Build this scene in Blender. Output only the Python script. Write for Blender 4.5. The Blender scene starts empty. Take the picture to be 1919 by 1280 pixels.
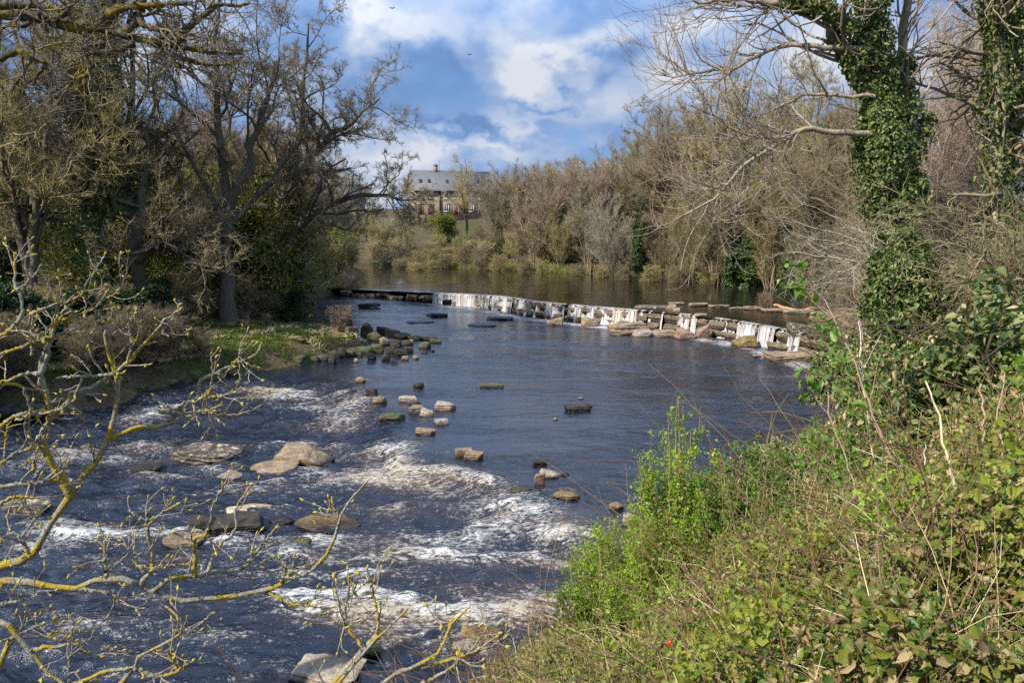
import bpy, math, random, bmesh
import numpy as np
from mathutils import Vector, Matrix, Euler

SC = bpy.context.scene
COL = SC.collection
RG = np.random.default_rng(11)
random.seed(11)
R = math.radians
CAMZ = 8.0
FPX = 1400.0
TH = math.atan(220 / FPX)
CT, ST = math.cos(TH), math.sin(TH)

# ---------------------------------------------------------------- measuring
def ray(px, py):
    x, u = px - 959.5, 640 - py
    return np.array([x, FPX * CT + u * ST, -FPX * ST + u * CT])
def at(px, py, Y):
    d = ray(px, py)
    return np.array([0, 0, CAMZ]) + d * (Y / d[1])
def on(px, py, z):
    d = ray(px, py)
    return np.array([0, 0, CAMZ]) + d * ((z - CAMZ) / d[2])

# ---------------------------------------------------------------- noise
_prm = np.random.default_rng(3).permutation(256)
_prm = np.concatenate([_prm, _prm, _prm])
_g = np.random.default_rng(4).normal(size=(256, 3)); _g /= np.linalg.norm(_g, axis=1)[:, None]
def perlin(P, seed=0):
    P = np.asarray(P, float) + seed * 17.31
    I = np.floor(P).astype(np.int64); Fr = P - I
    I &= 255
    U = Fr * Fr * Fr * (Fr * (Fr * 6 - 15) + 10)
    out = 0
    for dx in (0, 1):
        for dy in (0, 1):
            for dz in (0, 1):
                h = _prm[(_prm[(_prm[(I[:, 0] + dx) & 255] + I[:, 1] + dy) & 255] + I[:, 2] + dz) & 255]
                g = _g[h]
                v = g[:, 0] * (Fr[:, 0] - dx) + g[:, 1] * (Fr[:, 1] - dy) + g[:, 2] * (Fr[:, 2] - dz)
                w = (U[:, 0] if dx else 1 - U[:, 0]) * (U[:, 1] if dy else 1 - U[:, 1]) * (U[:, 2] if dz else 1 - U[:, 2])
                out = out + w * v
    return out * 1.6
def fbm(P, octv=4, seed=0, gain=0.5, lac=2.03):
    a, s, o = 1.0, 0, 0
    P = np.asarray(P, float)
    for k in range(octv):
        s = s + a * perlin(P, seed + k); o += a
        P = P * lac; a *= gain
    return s / o * 1.3
def n2(x, y, sx, sy, octv=3, seed=0):
    return fbm(np.stack([np.ravel(x) / sx, np.ravel(y) / sy, np.zeros(np.size(x))], 1), octv, seed).reshape(np.shape(x))
def sstep(a, b, x):
    t = np.clip((x - a) / (b - a), 0, 1)
    return t * t * (3 - 2 * t)
def nrm(v):
    return v / np.maximum(np.linalg.norm(v, axis=-1, keepdims=True), 1e-9)

# ---------------------------------------------------------------- objects
def tag(o, label=None, cat=None, group=None, kind=None):
    if label: o['label'] = label
    if cat: o['category'] = cat
    if group: o['group'] = group
    if kind: o['kind'] = kind
    return o
def empty(name, loc=(0, 0, 0), rz=0, **k):
    o = bpy.data.objects.new(name, None)
    o.empty_display_size = 0.2
    o.location = [float(c) for c in loc]; o.rotation_euler = (0, 0, rz)
    COL.objects.link(o)
    return tag(o, **k)
def mk(name, V, F, mat=None, parent=None, smooth=False, loc=None, attrs=None):
    me = bpy.data.meshes.new(name)
    V = np.ascontiguousarray(V, dtype=np.float32)
    Fs = [np.asarray(f) for f in (F if isinstance(F, list) else [F]) if len(f)]
    me.vertices.add(len(V)); me.vertices.foreach_set('co', V.ravel())
    nl = sum(f.size for f in Fs); npol = sum(len(f) for f in Fs)
    me.loops.add(nl); me.polygons.add(npol)
    me.loops.foreach_set('vertex_index', np.concatenate([f.ravel() for f in Fs]).astype(np.int32))
    tot = np.concatenate([np.full(len(f), f.shape[1]) for f in Fs]).astype(np.int32)
    st = np.concatenate([[0], np.cumsum(tot)[:-1]]).astype(np.int32)
    me.polygons.foreach_set('loop_start', st)
    try: me.polygons.foreach_set('loop_total', tot)
    except Exception: pass
    if smooth: me.polygons.foreach_set('use_smooth', np.ones(npol, dtype=bool))
    for an, av in (attrs or {}).items():
        at_ = me.attributes.new(an, 'FLOAT', 'POINT')
        at_.data.foreach_set('value', np.asarray(av, np.float32))
    me.update(calc_edges=True)
    o = bpy.data.objects.new(name, me)
    if mat: me.materials.append(mat)
    if parent: o.parent = parent
    if loc is not None: o.location = [float(c) for c in loc]
    COL.objects.link(o)
    return o
def copy_tree(o, parent=None):
    c = o.copy(); COL.objects.link(c)
    if parent: c.parent = parent
    for ch in list(o.children): copy_tree(ch, c)
    return c
class MB:
    """collects boxes and free polygons into one mesh"""
    def __init__(s): s.v = []; s.f3 = []; s.f4 = []; s.n = 0
    def add(s, V, F):
        V = np.asarray(V, float); s.v.append(V)
        for f in (F if isinstance(F, list) else [F]):
            f = np.asarray(f)
            if len(f): (s.f3 if f.shape[1] == 3 else s.f4).append(f + s.n)
        s.n += len(V)
    def box(s, x0, x1, y0, y1, z0, z1):
        V = [(x, y, z) for x in (x0, x1) for y in (y0, y1) for z in (z0, z1)]
        s.add(V, np.array([[0, 1, 3, 2], [4, 6, 7, 5], [0, 4, 5, 1], [2, 3, 7, 6], [0, 2, 6, 4], [1, 5, 7, 3]]))
    def build(s, name, mat, parent=None, **k):
        F = [np.concatenate(f) for f in (s.f3, s.f4) if f]
        return mk(name, np.concatenate(s.v), F, mat, parent, **k)

# ---------------------------------------------------------------- tubes, growth, leaves
def tubes(P, Rd, S=3, rng=RG):
    N, K = P.shape[:2]
    T = np.empty_like(P)
    T[:, 1:-1] = P[:, 2:] - P[:, :-2]; T[:, 0] = P[:, 1] - P[:, 0]; T[:, -1] = P[:, -1] - P[:, -2]
    T = nrm(T)
    n0 = nrm(np.cross(T.mean(1), rng.normal(size=(N, 3))))[:, None]
    A = nrm(n0 - T * (T * n0).sum(-1, keepdims=True))
    B = np.cross(T, A)
    a = np.arange(S) * 2 * np.pi / S
    V = P[:, :, None] + Rd[:, :, None, None] * (np.cos(a)[None, None, :, None] * A[:, :, None] + np.sin(a)[None, None, :, None] * B[:, :, None])
    base = (np.arange(N) * K * S)[:, None, None] + (np.arange(K - 1) * S)[None, :, None]
    j = np.arange(S); j2 = (j + 1) % S
    F = np.stack([base + j, base + j2, base + S + j2, base + S + j], -1).reshape(-1, 4)
    return V.reshape(-1, 3), F
def join(parts):
    V, F, n = [], {}, 0
    for v, f in parts:
        for ff in (f if isinstance(f, list) else [f]):
            if len(ff): F.setdefault(ff.shape[1], []).append(ff + n)
        V.append(v); n += len(v)
    return np.concatenate(V), [np.concatenate(x) for x in F.values()]
def grow(P, Rd, n, tr, L, ang, K, rr, wig, up, rng, rmin=0.0, tip=0.35, shrink=0.5, bias=(0, 0, 0), cap=9):
    N, Kp = P.shape[:2]
    idx = np.repeat(np.arange(N), n)
    M = len(idx)
    tn = rng.uniform(tr[0], tr[1], M)
    t = np.clip(tn * (Kp - 1), 0, Kp - 1.001); i = t.astype(int); f = (t - i)[:, None]
    st = P[idx, i] * (1 - f) + P[idx, i + 1] * f
    tan = nrm(P[idx, i + 1] - P[idx, i])
    r0 = Rd[idx, i] * (1 - f[:, 0]) + Rd[idx, i + 1] * f[:, 0]
    Ls = (L[idx] if np.ndim(L) else L) * (1 - shrink * tn) * rng.uniform(0.65, 1.25, M)
    perp = nrm(np.cross(tan, rng.normal(size=(M, 3))))
    a = (ang * rng.uniform(0.6, 1.35, M))[:, None]
    d = tan * np.cos(a) + perp * np.sin(a)
    Q = np.empty((M, K, 3)); Q[:, 0] = st
    bu = np.array(bias, float) + np.array([0, 0, up])
    for k in range(1, K):
        d = nrm(d + wig * rng.normal(size=(M, 3)) + bu)
        Q[:, k] = Q[:, k - 1] + d * (Ls / (K - 1))[:, None]
    rb = np.clip(np.minimum(r0 * rr, cap), rmin, None)
    Rq = rb[:, None] * np.linspace(1, tip, K)[None]
    return Q, np.maximum(Rq, rmin * 0.5), Ls
def spline(pts, K, rng=None, jit=0.0):
    pts = np.asarray(pts, float)
    n = len(pts)
    if n < 3:
        q = pts[0] + (pts[-1] - pts[0]) * np.linspace(0, 1, K)[:, None]
    else:
        d = np.concatenate([[0], np.cumsum(np.linalg.norm(np.diff(pts, axis=0), axis=1))])
        P = np.vstack([2 * pts[0] - pts[1], pts, 2 * pts[-1] - pts[-2]])
        s = np.interp(np.linspace(0, d[-1], K), d, np.arange(n))
        i = np.minimum(s.astype(int), n - 2); t = (s - i)[:, None]
        p0, p1, p2, p3 = P[i], P[i + 1], P[i + 2], P[i + 3]
        q = 0.5 * (2 * p1 + (p2 - p0) * t + (2 * p0 - 5 * p1 + 4 * p2 - p3) * t ** 2 + (3 * p1 - p0 - 3 * p2 + p3) * t ** 3)
    if rng is not None and jit:
        w = rng.normal(size=(K, 3)) * jit; w[0] = 0
        q = q + w
    return q
def leaves(C, size, nb, rng, down=0.5, fold=0.25, aspect=0.62, spread=0.8):
    """six-point folded leaves: C centres, nb preferred normals"""
    N = len(C)
    n = nrm(nb + spread * rng.normal(size=(N, 3)))
    d = rng.normal(size=(N, 3)) + np.array([0, 0, -down * 2])
    d = nrm(d - n * (d * n).sum(1, keepdims=True))
    s = np.cross(n, d)
    sz = (size * np.clip(np.exp(rng.normal(-.1, .34, N)), .4, 1.55))[:, None]
    w = sz * aspect * 0.5 * rng.uniform(.75, 1.2, (N, 1))
    b = C - d * sz * 0.5
    t1 = rng.uniform(.20, .34, (N, 1)); k2 = rng.uniform(.45, .75, (N, 1)); cu = n * sz * rng.uniform(-.22, .10, (N, 1))
    V = np.stack([b, b + d * sz * t1 + s * w + n * w * fold, b + d * sz * 0.64 + s * w * k2 + n * w * fold,
                  b + d * sz + cu, b + d * sz * 0.64 - s * w * k2 + n * w * fold, b + d * sz * t1 - s * w + n * w * fold], 1)
    o = (np.arange(N) * 6)[:, None]
    F = np.concatenate([o + np.array([0, 1, 2, 3]), o + np.array([0, 3, 4, 5])])
    return V.reshape(-1, 3), F
def blades(C, h, w, rng, lean=0.35):
    """upright bent grass blades: tapering strips of two quads"""
    N = len(C)
    d = nrm(np.array([0, 0, 1.0]) + lean * rng.normal(size=(N, 3)))
    s = nrm(np.cross(d, rng.normal(size=(N, 3))))
    h = (h * rng.uniform(0.5, 1.3, N))[:, None]
    bend = rng.normal(size=(N, 3)) * lean * np.array([1, 1, 0.2])
    m = C + d * h * 0.55; t = C + d * h + bend * h * 0.7
    V = np.stack([C - s * w, C + s * w, m + s * w * 0.8, m - s * w * 0.8, t + s * w * 0.15, t - s * w * 0.15], 1)
    o = (np.arange(N) * 6)[:, None]
    F = np.concatenate([o + np.array([0, 1, 2, 3]), o + np.array([3, 2, 4, 5])])
    return V.reshape(-1, 3), F

# ---------------------------------------------------------------- materials
class NT:
    def __init__(s, name):
        s.m = bpy.data.materials.new(name); s.m.use_nodes = True
        s.t = s.m.node_tree; s.t.nodes.clear()
        s.out = s.t.nodes.new('ShaderNodeOutputMaterial')
    def n(s, typ, **k):
        nd = s.t.nodes.new('ShaderNode' + typ)
        for a, b in k.items():
            if a[0] == '_': setattr(nd, a[1:], b)
            else:
                key = a.replace('__', ' ')
                nd.inputs[key].default_value = b
        return nd
    def l(s, a, b): s.t.links.new(a, b)
    def pos(s, sc=(1, 1, 1), obj=False):
        tc = s.n('TexCoord') if obj else s.n('NewGeometry')
        mp = s.n('Mapping'); mp.inputs['Scale'].default_value = sc
        s.l(tc.outputs['Object' if obj else 'Position'], mp.inputs[0])
        return mp.outputs[0]
    def noise(s, vec, scale, det=4, rough=0.55, dist=0.0):
        nd = s.n('TexNoise', Scale=scale, Detail=det, Roughness=rough, Distortion=dist)
        s.l(vec, nd.inputs['Vector'])
        return nd.outputs['Fac']
    def ramp(s, fac, stops, interp='LINEAR'):
        r = s.n('ValToRGB'); e = r.color_ramp.elements; r.color_ramp.interpolation = interp
        while len(e) < len(stops): e.new(0.5)
        for k, (p, c) in enumerate(stops):
            e[k].position = p
            e[k].color = (c, c, c, 1) if not hasattr(c, '__len__') else (*c, 1)
        s.l(fac, r.inputs[0])
        return r.outputs[0]
    def mix(s, f, a, b, typ='MIX'):
        m = s.n('Mix', _data_type='RGBA', _blend_type=typ)
        for v, i in ((f, 0), (a, 6), (b, 7)):
            if hasattr(v, 'links') or hasattr(v, 'is_linked'): s.l(v, m.inputs[i])
            elif i == 0: m.inputs[0].default_value = v
            else: m.inputs[i].default_value = (*v, 1)
        return m.outputs[2]
    def math(s, op, a, b=0.0, clamp=False):
        m = s.n('Math', _operation=op, _use_clamp=clamp)
        for v, i in ((a, 0), (b, 1)):
            if hasattr(v, 'is_linked'): s.l(v, m.inputs[i])
            else: m.inputs[i].default_value = v
        return m.outputs[0]
    def bump(s, h, strength, dist=0.05):
        b = s.n('Bump', Strength=strength, Distance=dist); s.l(h, b.inputs['Height'])
        return b.outputs[0]
    def principled(s, col, rough=0.8, nrm=None, spec=0.3, **k):
        p = s.n('BsdfPrincipled')
        for v, key in ((col, 'Base Color'), (rough, 'Roughness'), (spec, 'Specular IOR Level')):
            if hasattr(v, 'is_linked'): s.l(v, p.inputs[key])
            elif key == 'Base Color': p.inputs[key].default_value = (*v, 1)
            else: p.inputs[key].default_value = v
        if nrm is not None: s.l(nrm, p.inputs['Normal'])
        for a, b in k.items(): p.inputs[a.replace('__', ' ')].default_value = b
        return p.outputs[0]
    def done(s, sh): s.l(sh, s.out.inputs[0]); return s.m

def mat_plain(name, c, rough=0.8, var=0.25, scale=4.0):
    t = NT(name); v = t.pos(obj=True)
    f = t.noise(v, scale, 5)
    c0 = tuple(x * (1 - var) for x in c); c1 = tuple(min(1, x * (1 + var)) for x in c)
    return t.done(t.principled(t.ramp(f, [(0.3, c0), (0.7, c1)]), rough, t.bump(f, 0.3, 0.02)))
def mat_bark(name, dark, light, lichen=None, lo=0.55, moss=None, scale=9):
    t = NT(name); v = t.pos((1, 1, 0.35)); w = t.pos()
    f = t.noise(v, scale, 6, 0.65)
    c = t.ramp(f, [(0.3, dark), (0.7, light)])
    if moss:
        c = t.mix(t.ramp(t.noise(w, 1.3, 4), [(0.5, 0.0), (0.62, 0.8)]), c, moss)
    if lichen:
        c = t.mix(t.ramp(t.noise(w, 38, 3, .7), [(.5, 0.), (.62, .55)]), c, tuple(min(.6, x * 1.5) for x in light))
        m = t.ramp(t.math('ADD', t.math('MULTIPLY', t.noise(w, 5.5, 5, 0.6), .72), t.math('MULTIPLY', t.noise(w, 42, 4, 0.7), .28)), [(lo - .02, 0.0), (lo + 0.02, 0.95)])
        lc = t.mix(t.noise(w, 60, 2), lichen, tuple(x * 0.55 for x in lichen))
        c = t.mix(m, c, lc)
    return t.done(t.principled(c, 0.9, t.bump(t.math('ADD', f, t.noise(w, 55, 4, .7)) if lichen else f, 0.9, 0.02), 0.12))
def mat_twig(name, cols, rough=0.85):
    t = NT(name); g = t.n('NewGeometry')
    c = t.ramp(g.outputs['Random Per Island'], [(k / max(1, len(cols) - 1), c) for k, c in enumerate(cols)])
    return t.done(t.principled(c, rough, None, 0.15))
def mat_leaf(name, cols, gloss=0.35, rough=0.45, trans=0.3):
    t = NT(name); g = t.n('NewGeometry')
    stops = [(k / max(1, len(cols) - 1), c) for k, c in enumerate(cols)]
    c = t.ramp(g.outputs['Random Per Island'], stops)
    n = t.noise(t.pos(), 1.1, 3)
    c = t.mix(0.45, c, t.mix(1.0, c, t.ramp(n, [(0.3, 0.55), (0.7, 1.35)]), 'MULTIPLY'))
    p = t.principled(c, rough, None, gloss)
    tr = t.n('BsdfTranslucent'); t.l(t.mix(1.0, c, (1.3, 1.25, 0.6), 'MULTIPLY'), tr.inputs[0])
    mx = t.n('MixShader'); mx.inputs[0].default_value = trans
    t.l(p, mx.inputs[1]); t.l(tr.outputs[0], mx.inputs[2])
    return t.done(mx.outputs[0])
# ================================================================ light, sky, camera
SUN = np.array([-0.70, -0.47, 0.0]); SUN /= np.linalg.norm(SUN)
ELEV = R(42)
SUN3 = np.array([SUN[0] * math.cos(ELEV), SUN[1] * math.cos(ELEV), math.sin(ELEV)])
sl = bpy.data.lights.new('sun', 'SUN'); sl.energy = 5.0; sl.angle = R(0.5); sl.color = (1.0, 0.93, 0.82)
so = bpy.data.objects.new('sun', sl); COL.objects.link(so)
so.rotation_euler = Vector(-SUN3).to_track_quat('-Z', 'Y').to_euler(); so.location = (-40, -30, 60)

W = bpy.data.worlds.new('World'); SC.world = W; W.use_nodes = True
wt = W.node_tree; wt.nodes.clear()
class WN(NT):
    def __init__(s, t): s.t = t; s.out = t.nodes.new('ShaderNodeOutputWorld')
w = WN(wt)
sky = w.n('TexSky', _sky_type='NISHITA', _sun_disc=False, _sun_elevation=ELEV, _sun_rotation=math.atan2(SUN[0], SUN[1]))
sky.altitude = 100; sky.air_density = 1.0; sky.dust_density = 0.6; sky.ozone_density = 2.0
tc = w.n('TexCoord')
SKYX, SKYY = 6.4, 8.7
sep = w.n('SeparateXYZ'); w.l(tc.outputs['Generated'], sep.inputs[0])
den = w.math('ADD', w.math('MAXIMUM', sep.outputs[2], 0.0), 0.30)
cx = w.math('DIVIDE', sep.outputs[0], den); cy = w.math('DIVIDE', sep.outputs[1], den)
def cloud(ox, oy, oz, det, scale):
    cb = w.n('CombineXYZ'); w.l(w.math('ADD', cx, ox), cb.inputs[0]); w.l(w.math('ADD', w.math('MULTIPLY', cy, 0.9), oy), cb.inputs[1])
    cb.inputs[2].default_value = oz
    return w.noise(cb.outputs[0], scale, det, 0.52, 0.25)
d0 = cloud(SKYX, SKYY, 2.0, 6, 0.62)          # cover
d1 = cloud(SKYX - 0.22, SKYY - 0.30, 2.0, 3, 0.62)   # the same field a step towards the sun
mpv = w.n('Mapping'); mpv.inputs['Scale'].default_value = (1, 1, 1.5); mpv.inputs['Location'].default_value = (.3, .7, .2); w.l(tc.outputs['Generated'], mpv.inputs[0])
d2 = w.noise(mpv.outputs[0], 5.5, 6, 0.55, 0.0)           # billows
d3 = w.noise(mpv.outputs[0], 8.0, 5, 0.55, 0.0)
lump = w.math('SUBTRACT', d2, 0.5)
cover = w.ramp(w.math('ADD', d0, w.math('MULTIPLY', lump, 0.5)), [(0.20, 0.0), (0.46, 0.97)], 'EASE')
lit = w.math('ADD', w.math('MULTIPLY', w.math('SUBTRACT', d0, d1), 2.6), w.math('MULTIPLY', lump, 2.4))

# the cloud banks standing over the far bank, as bearings
vx = w.math('DIVIDE', sep.outputs[0], w.math('MAXIMUM', sep.outputs[1], 0.05)); vz = w.math('DIVIDE', sep.outputs[2], w.math('MAXIMUM', sep.outputs[1], 0.05))
warp = w.math('MULTIPLY', lump, 0.30)
vx = w.math('ADD', vx, warp); vz = w.math('ADD', vz, w.math('MULTIPLY', w.math('SUBTRACT', d3, 0.5), 0.26))
bank = None
for px, py, rx, ry, am in [(1085, 92, 120, 38, .50), (1300, 40, 130, 70, .42), (730, 15, 120, 40, .34), (640, 40, 40, 70, .3), (800, 125, 80, 26, -.18), (905, 205, 120, 26, .18), (880, 265, 80, 12, .30), (985, 145, 60, 22, .30), (945, 55, 36, 60, -.22), (1190, 235, 90, 40, .16), (1050, 192, 130, 12, -.25), (870, 236, 140, 13, -.22), (1000, 290, 160, 12, .12), (1600, 110, 170, 130, .28), (200, 130, 220, 130, .22)]:
    r_ = ray(px, py); e_ = ray(px + rx, py - ry)
    ux, uz = r_[0] / r_[1], r_[2] / r_[1]; wx, wz = abs(e_[0] / e_[1] - ux) + 1e-4, abs(e_[2] / e_[1] - uz)
    a_ = w.math('DIVIDE', w.math('SUBTRACT', vx, float(ux)), float(wx)); b_ = w.math('DIVIDE', w.math('SUBTRACT', vz, float(uz)), float(wz))
    q_ = w.math('ADD', w.math('MULTIPLY', a_, a_), w.math('MULTIPLY', b_, b_))
    g_ = w.math('MULTIPLY', w.math('POWER', 2.718, w.math('MULTIPLY', q_, -1.0)), am)
    bank = g_ if bank is None else w.math('ADD', bank, g_)
bank = w.math('MULTIPLY', bank, w.math('GREATER_THAN', sep.outputs[1], 0.05))
cover = w.math('ADD', cover, w.math('ADD', w.math('MULTIPLY', w.math('MAXIMUM', bank, 0.0), 1.6), 0.42), True)
lit = w.math('ADD', w.math('ADD', w.math('MULTIPLY', lit, 0.55), bank), w.math('MULTIPLY', w.math('SUBTRACT', d3, 0.44), 1.1))
ccol = w.ramp(w.math('ADD', lit, 0.5), [(0.28, (1.15, 2.0, 3.85)), (0.47, (1.65, 2.65, 4.8)), (0.66, (2.8, 3.6, 5.2)), (0.95, (5.0, 5.3, 5.9))])
base = w.mix(1.0, sky.outputs[0], (0.56, 0.78, 1.06), 'MULTIPLY')
col = w.mix(cover, base, ccol)
high = w.math('ADD', 1.0, w.math('MULTIPLY', w.ramp(sep.outputs[2], [(0.20, 0.0), (0.40, 1.0)]), 0.95))  # extra brightness added to the sky overhead, for fill light and bluer reflections
bg = w.n('Background', Strength=0.085); w.l(col, bg.inputs[0]); w.l(w.math('MULTIPLY', high, 0.085), bg.inputs[1]); w.l(bg.outputs[0], w.out.inputs[0])

cam = bpy.data.cameras.new('camera'); co = bpy.data.objects.new('camera', cam); COL.objects.link(co)
co.location = (0, 0, CAMZ); co.rotation_euler = (R(90) - TH, 0, 0)
cam.sensor_width = 36; cam.lens = 36 * FPX / 1919; cam.clip_end = 3000; cam.clip_start = 0.05
SC.camera = co
W.cycles.sampling_method = 'MANUAL'; W.cycles.sample_map_resolution = 512
SC.view_settings.view_transform = 'Standard'; SC.view_settings.look = 'None'
SC.view_settings.exposure = 0.75; SC.view_settings.gamma = 1
SC.cycles.max_bounces = 7; SC.cycles.diffuse_bounces = 3; SC.cycles.glossy_bounces = 3; SC.cycles.transmission_bounces = 3
SC.cycles.use_denoising = False; SC.cycles.sample_clamp_direct = 2.5; SC.cycles.sample_clamp_indirect = 2.5

# ================================================================ plan of the river
LE = np.array([(-34, -60), (-30, -20), (-27, 10), (-21.5, 28), (-18.5, 33), (-15, 37.3), (-11, 42), (-8.6, 45), (-10, 48), (-16, 53), (-20, 62), (-21, 70), (-19, 79), (-18.5, 95), (-25, 113), (-45, 122), (-90, 131)], float)
RE = np.array([(-60, -70), (-24, -21), (-1.6, 10.5), (1.6, 14.8), (4, 18.2), (9, 24), (13, 29.5), (18.6, 37.5), (23, 46), (29, 60), (33, 75), (31, 83), (21, 93), (5, 101.5), (-12, 114), (-22, 123), (-45, 133), (-90, 143)], float)
def pdist(x, y, pl, signed=False):
    """distance to a polyline; signed: positive on its right-hand side"""
    x = np.ravel(x); y = np.ravel(y)
    best = np.full(x.shape, 1e9); sg = np.ones(x.shape)
    for (ax, ay), (bx, by) in zip(pl[:-1, :2], pl[1:, :2]):
        vx, vy = bx - ax, by - ay
        t = np.clip(((x - ax) * vx + (y - ay) * vy) / (vx * vx + vy * vy), 0, 1)
        dx, dy = x - ax - t * vx, y - ay - t * vy
        d = dx * dx + dy * dy
        m = d < best - 1e-9
        best = np.where(m, d, best)
        sg = np.where(m, np.sign(dx * vy - dy * vx), sg)
    d = np.sqrt(best)
    return d * sg if signed else d
crest_px = [(640, 541), (720, 545), (810, 549), (935, 556), (1000, 566), (1100, 575), (1200, 583), (1300, 592), (1390, 605), (1500, 625), (1580, 648), (1680, 672), (1770, 692)]
WEIR = np.array([on(a, b, 1.5) for a, b in crest_px])
rap_px = [(300, 735), (440, 718), (560, 712), (640, 722), (700, 765), (745, 835), (800, 880), (880, 898), (950, 925), (1010, 965), (1085, 1005), (1200, 1040)]
RAP = np.array([on(a, b, 0.1) for a, b in rap_px])
UPZ, MIDZ = 1.54, 0.25
def weir_s(x, y):            # >0 upstream
    pl = np.vstack([[-60, 92, 0], [-30, 83, 0], WEIR, [30, 30, 0], [60, 10, 0]])
    return -pdist(x, y, pl, True)
def rap_s(x, y):             # >0 upstream of the rapids' lip
    pl = np.vstack([[-60, 36, 0], RAP, [8, 10, 0], [12, 0, 0]])
    return -pdist(x, y, pl, True)
def level(x, y):             # lower river
    s = rap_s(x, y); x = np.ravel(x); y = np.ravel(y)
    return MIDZ + 0.55 * sstep(3.0, -15.0, x) * sstep(52.0, 74.0, y) - 0.42 * sstep(0.4, -1.6, s) - 0.012 * np.clip(-s - 1.6, 0, 20)
def h_ground(x, y):
    shp = np.shape(x); x = np.ravel(x).astype(float); y = np.ravel(y).astype(float)
    dl = pdist(x, y, LE, True); dr = -pdist(x, y, RE, True)
    river = (dl > 0) & (dr > 0)
    up = weir_s(x, y) > 0
    wl = np.where(up, 1.5, level(x, y) - 0.0)
    bed = wl - 0.15 - np.minimum(np.minimum(np.abs(dl), np.abs(dr)) * 0.4, 1.1)
    # left side
    d = np.abs(dl)
    nz = n2(x, y, 5, 5, 3, 2); nz2 = n2(x, y, 1.3, 1.3, 3, 5)
    basel = np.where(y > 76, 1.6, 0.25)
    gl = basel + np.minimum(d * 1.3, 1.0) + 0.055 * np.clip(d - 1.5, 0, 60) + 0.25 * nz * np.clip(d / 4, 0, 1) + 0.10 * nz2
    # right side
    d = np.abs(dr)
    near = 0.0 + np.minimum(d * 0.9, 6.3 + 0.02 * d)
    far = 1.45 + np.minimum(d * 0.35, 0.5) + 0.118 * np.clip(d - 1, 0, 90) + 0.3 * nz * np.clip(d / 6, 0, 1)
    k = sstep(34, 60, y)
    gr = near * (1 - k) + far * k + 0.12 * nz2
    g = np.where(river, bed, np.where(dl <= 0, gl, gr))
    return g.reshape(shp)
def gz(x, y): return float(h_ground(np.array([x]), np.array([y]))[0])

def axis_(lo, hi, c, near, far):
    """spacing that grows away from c"""
    out = [c]; s = near
    while out[-1] < hi: out.append(out[-1] + s); s = min(far, s * 1.05)
    s = near; low = [c]
    while low[-1] > lo: low.append(low[-1] - s); s = min(far, s * 1.05)
    return np.array(low[:0:-1] + out)
def grid(xs, ys, zf):
    X, Y = np.meshgrid(xs, ys)
    Z = zf(X, Y)
    V = np.stack([X.ravel(), Y.ravel(), Z.ravel()], 1)
    nx, ny = len(xs), len(ys)
    i = (np.arange(ny - 1)[:, None] * nx + np.arange(nx - 1)[None]).ravel()
    return V, np.stack([i, i + 1, i + nx + 1, i + nx], 1)

# ---------------------------------------------------------------- ground
t = NT('earth_and_moss'); v = t.pos()
a = t.noise(v, 0.7, 6, 0.6); b = t.noise(v, 6, 5, 0.65); c_ = t.noise(v, 0.16, 4)
soil = t.ramp(b, [(0.3, (0.030, 0.022, 0.014)), (0.7, (0.10, 0.075, 0.045))])
litter = t.ramp(b, [(0.3, (0.045, 0.034, 0.020)), (0.7, (0.12, 0.09, 0.052))])
green = t.ramp(b, [(0.3, (0.020, 0.034, 0.006)), (0.7, (0.075, 0.095, 0.018))])
cc = t.mix(t.ramp(a, [(0.42, 0.0), (0.55, 1.0)]), soil, litter)
cc = t.mix(t.ramp(c_, [(0.52, 0.0), (0.62, 0.8)]), cc, green)
earth = t.done(t.principled(cc, 0.95, t.bump(b, 0.8, 0.08), 0.1))
gx = axis_(-420, 420, 0, 0.42, 12); gy = axis_(-60, 700, 14, 0.42, 12)
V, F = grid(gx, gy, h_ground)
tag(mk('ground', V, F, earth, smooth=True), kind='structure')

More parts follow.
